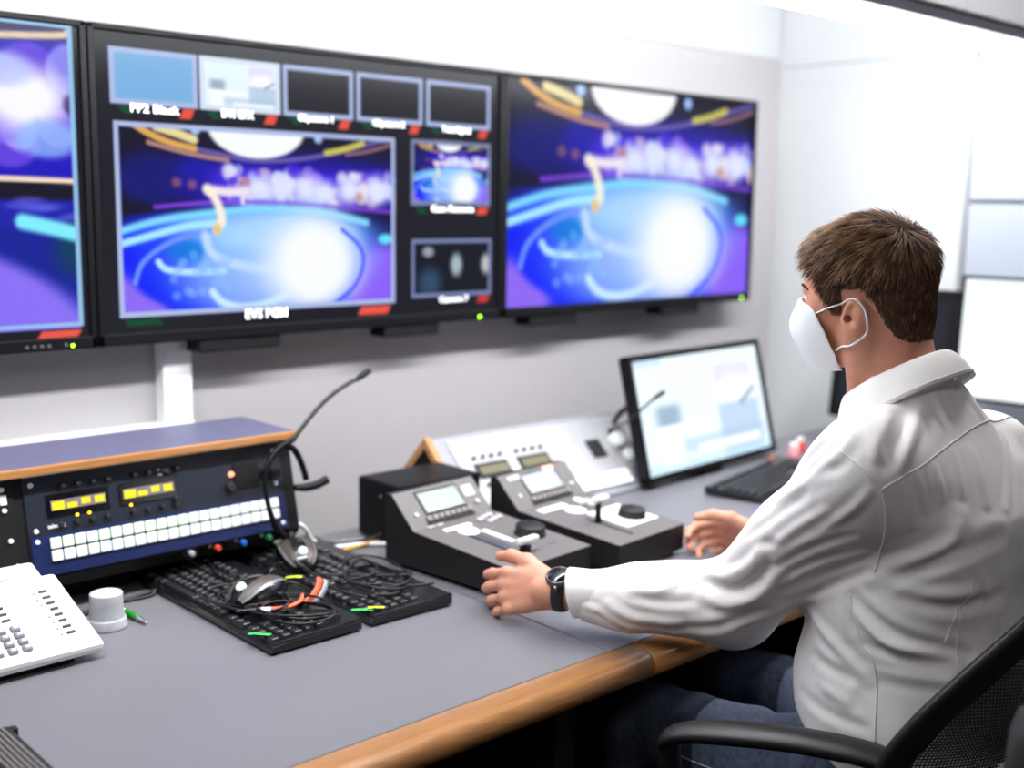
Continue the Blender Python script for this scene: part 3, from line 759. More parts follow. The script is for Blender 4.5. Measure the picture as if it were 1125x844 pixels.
MB().tube(rel(O, [(2.152, 1.945, 0.845), (2.135, 1.90, 0.868), (2.110, 1.845, 0.895), (2.112, 1.805, 0.930), (2.130, 1.787, 0.955)]), 0.0032, 8).build('gooseneck', M_cable, gm)
MB().tube(rel(O, [(2.127, 1.790, 0.950), (2.140, 1.780, 0.962), (2.150, 1.773, 0.970)]), [0.0042, 0.0058, 0.005], 10).build('microphone_head', M_blkm, gm)
MB().tube(rel(O, [(2.165, 1.95, 0.862), (2.180, 1.94, 0.890), (2.206, 1.93, 0.905), (2.226, 1.92, 0.900)]), [0.005, 0.008, 0.008, 0.006], 8).build('cable_loop', M_cable, gm)
MB().cyl((-0.036, 0.020, -0.008), (-0.040, 0.008, 0.010), 0.011, 0.009, 14).build('plug', M_blk, gm)

# dark box behind the first control panel
dbx = thing('loudspeaker_box', 'small black loudspeaker box behind the green display control panel', 'loudspeaker', (1.372, 1.80, DZ))
MB().box((0.108, 0.07, 0.067), (0.216, 0.14, 0.124), 0.006).build('cabinet', M_blk, dbx)
for x in (0.02, 0.196):
    for y in (0.02, 0.12): MB().cyl((x, y, 0.0), (x, y, 0.006), 0.007, seg=10).build('rubber_foot', M_blkm, dbx)
MB().box((0.108, -0.001, 0.067), (0.19, 0.004, 0.10), 0.002).build('front_grille', M_blkm, dbx)
for (y, z) in ((0.06, 0.10), (0.03, 0.06)):
    MB().cyl((0.001, y, z), (-0.003, y, z), 0.004, seg=12).build('screw', M_alu, dbx)

# ------------------------------------------------------------------ work monitor and screens at the right
def monitor(label, loc, rz, tilt, w, h, fn, stand_drop, lit=True, edge=0.016, depth_off=0.0):
    t = thing('desk_monitor', label, 'monitor', (loc[0], loc[1], DZ), rz, 'desk monitors')
    b = MB(); e = edge; z0 = loc[2] - DZ
    R = Euler((-tilt, 0, 0)).to_matrix()
    T = Matrix.Translation((0, 0, z0)) @ R.to_4x4()
    fr = MB()
    for c, s in (((w / 2, 0.012, e / 2), (w, 0.024, e)), ((w / 2, 0.012, h - e / 2), (w, 0.024, e)), ((e / 2, 0.012, h / 2), (e, 0.024, h)), ((w - e / 2, 0.012, h / 2), (e, 0.024, h))):
        fr.box(T @ Vector(c), s, 0.002, R)
    fr.build('bezel', M_blk, t)
    MB().box(T @ Vector((w / 2, 0.022, h / 2)), (w - 0.006, 0.024, h - 0.006), 0.006, R).build('back_shell', M_blkm, t)
    picture_grid('screen', w - 2 * e, h - 2 * e, 120, 72, fn, M_mon, t, T @ Matrix.Translation((e, 0.006, h - e)))
    a = T @ Vector((w / 2, 0.034, h * 0.45))
    MB().tube([a, (a.x, a.y + 0.05, a.z - 0.02), (a.x, a.y + 0.05, 0.012)], 0.017, 10).build('stand_neck', M_blkm, t)
    MB().lathe([(0.0, 0.0), (0.105, 0.0), (0.105, 0.006), (0.09, 0.012), (0, 0.014)][::-1], (a.x, a.y + 0.04, 0), 28).build('stand_base', M_blkm, t)
    return t
monitor('bright work monitor tilted back beside the silver panel', (2.128, 1.795, 0.738), 0.075, 0.245, 0.605, 0.318, desk_view, 0.1)
def white_page(u, v):
    img = np.zeros(u.shape + (3,)); img[...] = np.array([244, 253, 255]) / 255
    put(img, rect(u, v, 0.05, 0.02, 0.9, 0.06, 0.02) * 0.4, (200, 225, 240)); return img
def dark_page(u, v):
    img = np.zeros(u.shape + (3,)); img[...] = np.array([34, 34, 40]) / 255
    put(img, rect(u, v, 0.1, 0.1, 0.9, 0.8, 0.2) * 0.4, (60, 60, 70)); return img
monitor('blank white glowing monitor behind the seated man', (3.005, 1.478, 0.905), -1.50, 0.06, 0.56, 0.335, white_page, 0.1, edge=0.009)
monitor('dark switched off monitor behind the seated man and beside the white one', (2.985, 1.842, 0.81), -1.45, 0.12, 0.345, 0.385, dark_page, 0.1, edge=0.022)

# ------------------------------------------------------------------ keyboards
M_keycap = mat('black key cap', rgb(34, 33, 37), 0.32, var=0.08)
M_kbody = mat('black keyboard shell', rgb(20, 20, 23), 0.3, var=0.06, coat=0.2)
M_legend = mat('grey legend', rgb(150, 150, 155), 0.5)
def key_mesh(w):
    bm = bmesh.new(); bmesh.ops.create_cube(bm, size=1)
    for q in bm.verts:
        k = 0.76 if q.co.z > 0 else 1.0
        q.co = Vector((q.co.x * 0.0172 * k, q.co.y * (0.019 * w - 0.0018) * (k if w < 1.5 else 1 - (1 - k) / w), (q.co.z + 0.5) * 0.0075))
    bmesh.ops.bevel(bm, geom=[e for e in bm.edges if e.verts[0].co.z > 0.005 and e.verts[1].co.z > 0.005], offset=0.001, segments=1, affect='EDGES')
    me = bpy.data.meshes.new('key'); bm.to_mesh(me); bm.free(); me.materials.append(M_keycap); return me
KEYM = {w: key_mesh(w) for w in (1, 1.25, 1.5, 2, 2.25, 6)}
def keyboard(label, loc, rz, ln=0.465, wd=0.168, tilt=0.0):
    """space-bar edge along local x = 0, length along local y"""
    t = thing('computer_keyboard', label, 'keyboard', loc, rz, 'computer keyboards')
    z0, z1 = 0.012, 0.022
    MB().prism([(0.0, 0.004), (0.0, z0 - 0.003), (0.006, z0), (wd - 0.004, z1 + 0.002), (wd, z1), (wd, 0.004)], 'y', 0, ln).build('shell', M_kbody, t)
    for y in (0.03, ln - 0.03):
        for x in (0.015, wd - 0.02): MB().box((x, y, 0.002), (0.012, 0.02, 0.0042), 0).build('rubber_foot', M_blkm, t)
    MB().box((0.004, ln / 2, z0 - 0.001), (0.003, ln * 0.98, 0.002), 0.0006).build('front_trim', M_chrome if False else M_blkg, t)
    MB().box((wd / 2, 0.001, (z0 + z1) / 2 + 0.001), (wd * 0.96, 0.004, 0.006), 0.002).build('end_trim', M_blkg, t)
    y0 = ln - 0.010                       # the Esc side is the far end
    rows = [[1.25, 1.25, 1.25, 6, 1.25, 1.25, 1.25, 1.25], [2.25] + [1] * 10 + [2.25], [1.5] + [1] * 11 + [1, 1.5][:2], [1.5] + [1] * 12 + [1.5], [1] * 13 + [2], [1, 0, 1, 1, 1, 1, 0, 1, 1, 1, 1, 1, 1, 1, 1]]
    s = (ln - 0.02) / (0.019 * 23.0)
    for r, row in enumerate(rows):
        x = 0.018 + 0.0205 * r + (0.008 if r == 5 else 0)
        z = z0 + (z1 - z0) * x / wd
        y = y0
        for w in row:
            if w:
                link('key', KEYM[w], None, t, (x, y - 0.019 * w / 2 * s, z))
            y -= 0.019 * (w or 1) * s
        cols = [15.4, 16.4, 17.4] if r in (0, 3, 4, 5) else ([16.4] if r == 1 else [])
        for c in cols: link('key', KEYM[1], None, t, (x, y0 - 0.019 * (c + 0.5) * s, z))
        if r < 5:
            for c in (18.8, 19.8, 20.8, 21.8): link('key', KEYM[1], None, t, (x, y0 - 0.019 * (c + 0.5) * s, z))
    return t
keyboard('black keyboard nearest the white cup with a computer mouse lying on it', (0.888, 1.484, DZ), 0.0)
keyboard('black keyboard between the other keyboard and the green display control panel', (1.076, 1.486, DZ), math.radians(-1.5))
keyboard('black keyboard lying below the bright work monitor', (2.675, 1.636, DZ), math.radians(102), 0.44, 0.150)

# coloured tape flags on the keyboards
M_tgreen = mat('bright green tape', rgb(60, 205, 90), 0.5); M_tyel = mat('yellow green tape', rgb(206, 224, 40), 0.5)
M_orange = mat('orange tape', rgb(238, 104, 60), 0.45); M_tsil = mat('grey tape edge', rgb(160, 160, 166), 0.4)
def flag(label, pts, w, m, up=(0, 0, 1)):
    o = MB().tube(pts, w, 6, flat=0.14, up=up).build('tape_flag', m); return tag(o, label, 'tape', 'coloured tape flags')
flag('bright green tape flag on the near edge of the keyboard by the cup', [(0.884, 1.545, 0.7405), (0.893, 1.53, 0.7425), (0.904, 1.512, 0.7435)], 0.0045, M_tgreen)
flag('yellow green tape flag beside the bronze striped mouse', [(1.058, 1.715, 0.752), (1.066, 1.705, 0.7545), (1.078, 1.694, 0.7545)], 0.006, M_tyel)
flag('green and yellow tape flag on the edge of the second keyboard', [(1.072, 1.535, 0.7385), (1.081, 1.520, 0.741), (1.094, 1.505, 0.742)], 0.0055, M_tgreen)
flag('small yellow tape flag next to the green one on the second keyboard', [(1.088, 1.513, 0.7445), (1.099, 1.503, 0.7455), (1.109, 1.494, 0.7455)], 0.0045, M_tyel)
fo = thing('orange_cable_tie', 'flat orange tie standing up between the two keyboards', 'cable tie', (1.045, 1.60, 0.745))
MB().tube([(-0.030, -0.004, -0.003), (-0.012, -0.006, 0.006), (0.006, 0.000, 0.020), (0.014, 0.008, 0.032)], 0.0085, 6, flat=0.2, up=(0.5, -0.7, 0.4)).build('strap', M_orange, fo)
MB().tube([(-0.020, -0.010, -0.004), (-0.003, -0.012, 0.005), (0.014, -0.006, 0.019), (0.022, 0.002, 0.029)], 0.0055, 6, flat=0.2, up=(0.5, -0.7, 0.4)).build('strap_back', M_tsil, fo)
fo2 = MB().tube([(0.945, 1.618, 0.7485), (0.962, 1.603, 0.7475), (0.985, 1.592, 0.7485), (1.008, 1.592, 0.753), (1.020, 1.603, 0.760)], [0.004, 0.0055, 0.006, 0.005, 0.0025], 8, flat=0.45).build('cable_tie', M_orange)
tag(fo2, 'curved orange tie lying under the bronze striped mouse', 'cable tie')

# ------------------------------------------------------------------ mice and their coiled cables
M_bronze = mat('bronze plastic', rgb(70, 60, 54), 0.42, 0.0, var=0.06)
M_msil = mat('silver trim', rgb(140, 138, 148), 0.35, 0.3)
M_logo = mat('pale logo oval', rgb(222, 236, 238), 0.3)
def mouse(label, loc, rz, tilt=0.0, rx=0.0):
    t = thing('computer_mouse', label, 'mouse', loc, rz, 'computer mice')
    t.rotation_euler = (rx, tilt, rz); t.scale = (1.18, 1.18, 1.1)
    def shell(k, z0, zt, n=18, m=22, crop=None):
        vs_ = []; fs = []
        for i in range(m + 1):
            u = i / m * 2 - 1                                   # along y
            hw = 0.031 * k * (1 - abs(u) ** 2.6) ** 0.5 * (1 - 0.08 * u)
            hh = zt * max(0.0, 1 - abs(u * 0.94 + 0.05) ** 2.2) ** 0.8 * (1 - 0.18 * u)
            for j in range(n + 1):
                a = math.pi * j / n
                cx, sz = math.cos(a), math.sin(a)
                vs_.append((hw * math.copysign(abs(cx) ** 0.75, cx), u * 0.056 * k, z0 + hh * sz ** 0.75))
        for i in range(m):
            for j in range(n):
                q = (i * (n + 1) + j, i * (n + 1) + j + 1, (i + 1) * (n + 1) + j + 1, (i + 1) * (n + 1) + j)
                if crop is None or crop(i / m * 2 - 1, j / n): fs.append(q)
        if crop is None:
            for i in range(m): fs.append((i * (n + 1), (i + 1) * (n + 1), (i + 1) * (n + 1) + n, i * (n + 1) + n))
        return MB().add(vs_, fs, True)
    shell(1.0, 0.0, 0.034).build('body', M_blkg, t)
    shell(1.012, 0.0003, 0.0345, crop=lambda u, a: (0.25 < a < 0.42 or 0.58 < a < 0.75) and -0.95 < u < 0.9).build('top_shell', M_bronze, t)
    shell(1.016, 0.0003, 0.0347, crop=lambda u, a: (0.19 < a < 0.25 or 0.75 < a < 0.81) and -0.93 < u < 0.88).build('side_trim', M_msil, t)
    MB().box((0, 0.035, 0.028), (0.0012, 0.036, 0.012), 0).build('button_split', M_blkg, t)
    MB().cyl((-0.004, 0.034, 0.024), (0.004, 0.034, 0.024), 0.009, seg=18, bev=0.001).build('scroll_wheel', M_knob, t)
    MB().lathe([(0.0075, -0.004), (0.0075, 0.002), (0.005, 0.003), (0, 0.003)], (0, -0.036, 0.0315), 18, Euler((0.75, 0, 0)).to_matrix()).build('logo', M_logo, t)
    return t
mouse('bronze striped black mouse lying across the near keyboard', (0.975, 1.668, 0.748), math.radians(-68), 0.0, 0.10)
mouse('black mouse with bronze back leaning at the foot of the console', (1.135, 1.803, 0.7505), math.radians(-18), 0.0, 0.16)

def coil(name, label, cx, cy, z, rx, ry, rot, turns, lead, r=0.0021, seed=1, lead2=None):
    rs = random.Random(seed); pts = []
    n = turns * 14
    for k in range(n):
        a = 2 * math.pi * k / 14
        wob = 1 + 0.10 * math.sin(a * 0.37 + seed) + 0.16 * math.sin(0.61 * k / 14 * 6.28 + seed * 2)
        dx = 0.010 * math.sin(a * 0.23 + seed); dy = 0.012 * math.cos(a * 0.31 + seed)
        x, y = rx * wob * math.cos(a), ry * wob * math.sin(a)
        pts.append((cx + dx + x * math.cos(rot) - y * math.sin(rot), cy + dy + x * math.sin(rot) + y * math.cos(rot), z + 0.0022 * (k / 14) + 0.0035 * math.sin(a * 1.7 + seed)))
    pts = list(lead) + pts + list(lead2 or [])
    o = MB().tube(pts, r, 7, samples=5 * len(pts)).build(name, M_cable)
    return tag(o, label, 'cable', 'coiled cables')
coil('mouse_cable', 'black cable coiled on the near end of the keyboard by the cup', 0.985, 1.565, 0.7475, 0.045, 0.068, 0.5, 4, [(1.02, 1.68, 0.762), (1.045, 1.66, 0.758), (1.05, 1.63, 0.752)], seed=1)
coil('keyboard_cable', 'black cable looped behind the bronze striped mouse', 0.955, 1.675, 0.7475, 0.042, 0.080, 0.2, 3, [(1.03, 1.93, 0.75), (1.0, 1.88, 0.748), (0.98, 1.80, 0.7485)], seed=2)
coil('mouse_cable', 'black cable coiled on the keyboard beside the green display panel', 1.185, 1.615, 0.7505, 0.050, 0.085, -0.25, 3, [(1.135, 1.78, 0.762), (1.12, 1.75, 0.754), (1.11, 1.70, 0.752)], seed=3)
coil('keyboard_cable', 'loose black cable crossing both keyboards by the yellow flag', 1.125, 1.705, 0.7535, 0.055, 0.10, 0.6, 1, [(1.19, 1.96, 0.75), (1.19, 1.90, 0.752), (1.165, 1.86, 0.753)], seed=5, lead2=[(1.12, 1.62, 0.757), (1.16, 1.56, 0.757), (1.20, 1.53, 0.754), (1.235, 1.52, 0.7535)])
o = MB().tube([(1.128, 1.775, 0.770), (1.10, 1.75, 0.764), (1.095, 1.70, 0.7615), (1.083, 1.64, 0.7605), (1.078, 1.58, 0.7585), (1.10, 1.53, 0.7555)], 0.0021, 7).build('mouse_cable', M_cable)
tag(o, 'single black cable running down the gap between the two keyboards', 'cable')
pg = thing('cable_plug', 'black cable plug with white band lying below the bronze striped mouse', 'plug', (0.935, 1.60, 0.7505))
MB().tube([(-0.03, 0.02, 0.0), (-0.012, 0.008, 0.001), (0.004, -0.003, 0.001)], [0.003, 0.0045, 0.005], 10).build('sleeve', M_cable, pg)
MB().tube([(0.003, -0.002, 0.001), (0.016, -0.011, 0.001)], [0.0052, 0.0052], 10, samples=4).build('white_band', M_white, pg)
for k, (pts, r, m, lb) in enumerate((
    ([(1.19, 1.915, 0.79), (1.215, 1.90, 0.775), (1.235, 1.90, 0.745), (1.27, 1.89, 0.727), (1.33, 1.87, 0.7255), (1.40, 1.82, 0.7255)], 0.0042, M_white, 'thick white cable coming down beside the console corner'),
    ([(1.17, 1.93, 0.7245), (1.25, 1.93, 0.7245), (1.33, 1.885, 0.7275), (1.358, 1.87, 0.735), (1.372, 1.86, 0.742)], 0.0034, M_cable, 'black cable along the desk back between console and loudspeaker box'),
    ([(1.21, 1.90, 0.7245), (1.28, 1.865, 0.7245), (1.32, 1.86, 0.727), (1.36, 1.865, 0.7265), (1.40, 1.88, 0.7245)], 0.0032, mat('yellow cable', rgb(214, 160, 40), 0.5), 'yellow cable end on the desk beside the loudspeaker box'),
    ([(1.19, 1.87, 0.7235), (1.24, 1.90, 0.7235), (1.30, 1.92, 0.7235), (1.36, 1.905, 0.7245)], 0.0028, M_greycap, 'grey cable lying behind the second keyboard'),
    ([(0.60, 1.84, 0.7245), (0.74, 1.845, 0.7245), (0.84, 1.86, 0.7255), (0.93, 1.875, 0.7265), (1.0, 1.87, 0.728)], 0.0038, M_cable, 'thick black cable along the foot of the console'),
    ([(0.62, 1.82, 0.7235), (0.72, 1.83, 0.7235), (0.80, 1.855, 0.7235), (0.87, 1.855, 0.7235), (0.88, 1.86, 0.73)], 0.0028, M_cable, 'thin black cable in front of the thick one by the console'))):
    tag(MB().tube(pts, r, 8).build('cable', m), lb, 'cable')
pw = thing('white_plug', 'small white connector standing beside the loudspeaker box', 'plug', (1.392, 1.852, DZ))
MB().cyl((0, 0, 0), (0, 0, 0.020), 0.0065, 0.0062, 12, 0.001).build('housing', M_white, pw)
MB().tube([(0, 0, 0.02), (0.006, 0.0, 0.04), (0.02, 0.01, 0.06)], 0.003, 8).build('lead', M_cable, pw)

# ------------------------------------------------------------------ desk telephone, cup, pen, corner device
M_phone = mat('white telephone plastic', rgb(232, 236, 234), 0.38, var=0.01)
M_pkey = mat('grey telephone key', rgb(128, 124, 132), 0.45)
M_pd = mat('dark telephone key', rgb(80, 76, 80), 0.45)
ph = thing('desk_telephone', 'white desk telephone with grey keypad and small display', 'telephone', (0.44, 1.641, DZ))
a = math.atan2(0.075, 0.225)
PW = 0.256
MB().box((PW / 2 - 0.01, 0.115, 0.008), (PW - 0.06, 0.20, 0.016), 0.004).build('base', M_blkm, ph)
bm_ = MB().box((PW / 2, 0.100, 0.0), (PW, 0.200, 0.017), 0.007)
body = bm_.build('body', M_phone, ph, (0, 0, 0.018), (a, 0, 0))
MB().box((PW / 2 - 0.012, 0.210, 0.003), (PW - 0.022, 0.050, 0.022), 0.007).build('display_head', M_phone, body)
MB().box((PW / 2 - 0.028, 0.204, 0.0145), (PW * 0.66, 0.024, 0.002), 0.0005).build('display_frame', M_greycap, body)
MB().box((PW / 2 - 0.028, 0.204, 0.0152), (PW * 0.64, 0.019, 0.002), 0).build('display', mat('grey telephone display', rgb(176, 186, 172), 0.3), body)
MB().box((0.105, 0.224, 0.0142), (0.10, 0.007, 0.001), 0).build('pale_red_print', mat('pale orange print', rgb(246, 206, 188), 0.5), body)
pk = MB().box((0, 0, 0.002), (0.0135, 0.0125, 0.006), 0.0015).mesh('phone_key'); pk.materials.append(M_pkey)
pl2 = MB().box((0.001, 0, 0.0052), (0.006, 0.005, 0.0006), 0).mesh('legend'); pl2.materials.append(M_white)
for r in range(4):
    for c in range(5):
        o = link('phone_key', pk, None, body, (0.150 - 0.0205 * c, 0.028 + 0.0165 * r, 0.009))
        link('key_legend', pl2, None, body, (0.150 - 0.0205 * c, 0.028 + 0.0165 * r, 0.009))
sk = MB().box((0, 0, 0.001), (0.0125, 0.0045, 0.004), 0.0008).mesh('function_key'); sk.materials.append(M_pd)
sd = MB().box((0, 0, 0.0005), (0.003, 0.003, 0.001), 0).mesh('indicator'); sd.materials.append(M_pkey)
for r in range(8):
    link('function_key', sk, None, body, (0.220, 0.042 + 0.0160 * r, 0.009)); link('indicator', sd, None, body, (0.206, 0.041 + 0.0160 * r, 0.009))
for r in range(3):
    for c in range(2):
        link('function_key', sk, None, body, (0.146 - 0.06 * c, 0.102 + 0.0160 * r, 0.009)); link('indicator', sd, None, body, (0.133 - 0.06 * c, 0.101 + 0.0160 * r, 0.009))
hsn = thing('telephone_handset', 'white telephone handset resting on the left of the telephone', 'handset', (0.395, 1.622, DZ))
MB().tube([(0, 0, 0.03), (0, 0.05, 0.052), (0, 0.12, 0.066), (0, 0.18, 0.084), (0, 0.23, 0.082)], [0.022, 0.018, 0.016, 0.018, 0.022], 14).build('grip', M_phone, hsn)
MB().cyl((0, 0.012, 0.0), (0, 0.010, 0.04), 0.022, 0.022, 20, 0.003).build('mouthpiece', M_phone, hsn)
MB().cyl((0, 0.225, 0.0), (0, 0.22, 0.09), 0.022, 0.022, 20, 0.003).build('earpiece', M_phone, hsn)
cup = thing('white_cup', 'upturned white cup shaped cap with flared foot beside the telephone', 'cup', (0.755, 1.768, DZ))
MB().lathe([(0.0310, 0.0), (0.0322, 0.0012), (0.0322, 0.003), (0.0300, 0.0155), (0.0295, 0.0165), (0.0282, 0.0166), (0.0280, 0.0180), (0.0268, 0.026), (0.0260, 0.040), (0.0260, 0.0560), (0.0256, 0.0572), (0.0245, 0.0575)], (0, 0, 0), 40).build('body', mat('satin white cup', rgb(178, 178, 183), 0.35), cup)
MB().lathe([(0.0226, 0.0), (0.0226, 0.0008), (0, 0.0008)], (0, 0, 0.0575), 40).build('lid', M_white, cup)
pen = thing('ballpoint_pen', 'green ballpoint pen with silver tip behind the white cup', 'pen', (0.802, 1.79, DZ + 0.0055))
M_pgreen = mat('green pen barrel', rgb(30, 140, 40), 0.3)
MB().tube([(-0.008, 0.075, 0), (-0.001, 0.01, 0), (0.0015, -0.030, 0)], [0.0045, 0.0052, 0.005], 12).build('barrel', M_pgreen, pen)
MB().tube([(0.0015, -0.030, 0), (0.003, -0.050, 0), (0.0035, -0.060, -0.001)], [0.0048, 0.0035, 0.001], 12).build('tip', M_chrome, pen)
MB().box((-0.002, 0.035, 0.0055), (0.003, 0.045, 0.0015), 0.0004).build('clip', M_chrome, pen)
cd_ = thing('ribbed_corner_device', 'dark grey ribbed device at the lower left corner of the desk', 'device', (0.30, 1.16, DZ))
MB().box((0.088, 0.13, 0.020), (0.176, 0.265, 0.036), 0.003).build('body', M_side, cd_)
for k in range(6):
    MB().box((0.135 + 0.0062 * k, 0.128, 0.0385), (0.0040, 0.255, 0.004), 0.0006).build('rib', M_dgrey, cd_)
MB().box((0.062, 0.13, 0.0385), (0.115, 0.25, 0.003), 0.001).build('top_plate', M_dgrey, cd_)
MB().lathe([(0.040, 0.0), (0.040, 0.004), (0.037, 0.006), (0.037, 0.003), (0, 0.003)], (0.078, 0.165, 0.039), 36).build('dial', M_keyd, cd_)
MB().lathe([(0.0415, 0.0), (0.0415, 0.0045), (0.0395, 0.0045), (0.0395, 0.0)], (0.078, 0.165, 0.0392), 36).build('dial_ring', M_blkm, cd_)
for y in (0.005, 0.255):
    MB().box((0.180, y, 0.020), (0.008, 0.012, 0.034), 0.001).build('lug', M_side, cd_)
# small things by the work monitor
bp = MB().box((2.235, 1.50, DZ + 0.0006), (0.09, 0.07, 0.001), 0).build('blue_note', mat('blue paper', rgb(92, 104, 176), 0.7)); tag(bp, 'blue paper note under the keyboard by the work monitor', 'paper')
for (x, y, m, lb, sz) in ((2.64, 1.80, M_orange, 'orange highlighter lying behind the far keyboard', 0.05), (2.755, 1.80, M_stick, 'pale pink pot standing behind the far keyboard', 0.016), (2.83, 1.83, M_red, 'round red cap beside the pale pink pot', 0.014)):
    if sz > 0.03:
        t = thing('highlighter', lb, 'pen', (x, y, DZ + 0.006), 0.4)
        MB().cyl((-0.045, 0, 0), (0.02, 0, 0), 0.006, 0.006, 12, 0.001).build('barrel', m, t); MB().cyl((0.02, 0, 0), (0.05, 0, 0), 0.0068, 0.0055, 12, 0.001).build('cap', m, t)
    else:
        t = thing('small_pot', lb, 'pot', (x, y, DZ), 0.0)
        MB().lathe([(sz, 0), (sz * 1.05, 0.005), (sz * 0.95, 0.03), (sz * 0.7, 0.034), (0, 0.034)], (0, 0, 0), 20).build('body', m, t); MB().lathe([(sz * 0.8, 0), (sz * 0.8, 0.008), (0, 0.009)], (0, 0, 0.034), 20).build('lid', M_white, t)
# ------------------------------------------------------------------ implicit surfaces for the seated man
class Field:
    """smooth union / cut of distance functions, meshed block by block with surface nets"""
    def __init__(self): self.p = []
    def cap(self, a, b, ra, rb, k=0.02, op=1):
        a = np.array(a, float); b = np.array(b, float); ab = b - a; L2 = ab @ ab + 1e-12
        def f(P):
            t = np.clip(((P - a) @ ab) / L2, 0, 1)
            return np.linalg.norm(P - a - t[:, None] * ab, axis=1) - (ra + (rb - ra) * t)
        self.p.append((f, (a + b) / 2, np.sqrt(L2) / 2 + max(ra, rb), k, op)); return self
    def ell(self, c, r, R=None, k=0.02, op=1):
        c = np.array(c, float); r = np.array(r, float)
        def f(P):
            q = P - c
            if R is not None: q = q @ R
            k0 = np.linalg.norm(q / r, axis=1); k1 = np.linalg.norm(q / (r * r), axis=1) + 1e-9
            return k0 * (k0 - 1) / k1
        self.p.append((f, c, float(max(r)), k, op)); return self
    def fn(self, f, c, R, k=0.02, op=1):
        self.p.append((f, np.array(c, float), R, k, op)); return self
    def ev(self, P, cull=None):
        d = np.full(len(P), 0.3)
        for f, c, R, k, op in self.p:
            if cull is not None and np.linalg.norm(c - cull[0]) > R + cull[1] + 2 * k + 0.02: continue
            e = f(P)
            if op == 1:
                h = np.clip(0.5 + 0.5 * (d - e) / k, 0, 1); d = d + (e - d) * h - k * h * (1 - h)
            elif op == -1:
                e = -e; h = np.clip(0.5 + 0.5 * (e - d) / k, 0, 1); d = d + (e - d) * h + k * h * (1 - h)
            else:
                h = np.clip(0.5 + 0.5 * (e - d) / k, 0, 1); d = d + (e - d) * h + k * h * (1 - h)
        return d
    def mesh(self, lo, hi, vox, B=14):
        lo = np.array(lo, float); n = np.ceil((np.array(hi) - lo) / vox / B).astype(int)
        g = np.stack(np.meshgrid(*[np.arange(q) for q in n], indexing='ij'), -1).reshape(-1, 3)
        cen = lo + (g + 0.5) * B * vox
        half = B * vox * 0.5 * 1.75
        act = np.abs(self.ev(cen)) < half * 1.35 + 0.012
        N = n * B + 4
        keys_all, pos_all, quads = [], [], []
        m = B + 2
        I = np.stack(np.meshgrid(*[np.arange(m)] * 3, indexing='ij'), -1)
        corners = np.array([[i, j, k] for i in (0, 1) for j in (0, 1) for k in (0, 1)])
        edges = [(a, b) for a in range(8) for b in range(a + 1, 8) if np.abs(corners[a] - corners[b]).sum() == 1]
        for gb, c in zip(g[act], cen[act]):
            base = gb * B - 1
            P = lo + (I + base) * vox
            D = self.ev(P.reshape(-1, 3), (c, half + 2 * vox)).reshape(m, m, m)
            S = D < 0
            if S.all() or not S.any(): continue
            mc = m - 1
            V8 = np.stack([D[a:a + mc, b:b + mc, e:e + mc] for a, b, e in corners], -1)
            S8 = V8 < 0
            cell = S8.any(-1) & ~S8.all(-1)
            ci = np.argwhere(cell); v8 = V8[cell]
            acc = np.zeros((len(ci), 3)); cnt = np.zeros(len(ci))
            for a, b in edges:
                x = (v8[:, a] < 0) != (v8[:, b] < 0)
                t = np.where(x, v8[:, a] / (v8[:, a] - v8[:, b] + 1e-12), 0)
                acc += np.where(x[:, None], corners[a] + t[:, None] * (corners[b] - corners[a]), 0); cnt += x
            pos = lo + (ci + base + acc / cnt[:, None]) * vox
            gi = ci + base + 1
            keys_all.append((gi[:, 0] * N[1] + gi[:, 1]) * N[2] + gi[:, 2]); pos_all.append(pos)
            for ax in range(3):
                sl0 = [slice(1, m - 1)] * 3; sl1 = list(sl0); sl1[ax] = slice(2, m)
                A = S[tuple(sl0)]; Bq = S[tuple(sl1)]
                e = np.argwhere(A != Bq)
                if not len(e): continue
                inside = A[tuple(e.T)]
                e = e + 1
                u_, w_ = [(1, 2), (2, 0), (0, 1)][ax]
                q = []
                for du, dw in ((0, 0), (-1, 0), (-1, -1), (0, -1)):
                    cc = e.copy(); cc[:, u_] += du; cc[:, w_] += dw
                    gg = cc + base + 1
                    q.append((gg[:, 0] * N[1] + gg[:, 1]) * N[2] + gg[:, 2])
                q = np.stack(q, 1)
                q[~inside] = q[~inside][:, ::-1]
                quads.append(q)
        K = np.concatenate(keys_all); Pn = np.concatenate(pos_all); Q = np.concatenate(quads)
        uk, first = np.unique(K, return_index=True)
        idx = np.searchsorted(uk, Q); idx = np.clip(idx, 0, len(uk) - 1)
        ok = (uk[idx] == Q).all(1)
        return Pn[first], idx[ok]

def relax(V, Q, it=2, w=0.5):
    for _ in range(it):
        s = np.zeros_like(V); c = np.zeros(len(V))
        for a in range(4):
            for b in ((a + 1) % 4, (a - 1) % 4):
                np.add.at(s, Q[:, a], V[Q[:, b]]); np.add.at(c, Q[:, a], 1)
        V = V * (1 - w) + w * s / np.maximum(c, 1)[:, None]
    return V
def normals(V, Q):
    n = np.cross(V[Q[:, 2]] - V[Q[:, 0]], V[Q[:, 3]] - V[Q[:, 1]])
    N = np.zeros_like(V)
    for a in range(4): np.add.at(N, Q[:, a], n)
    return N / (np.linalg.norm(N, axis=1)[:, None] + 1e-12)
def unit(v): v = np.array(v, float); return v / np.linalg.norm(v)

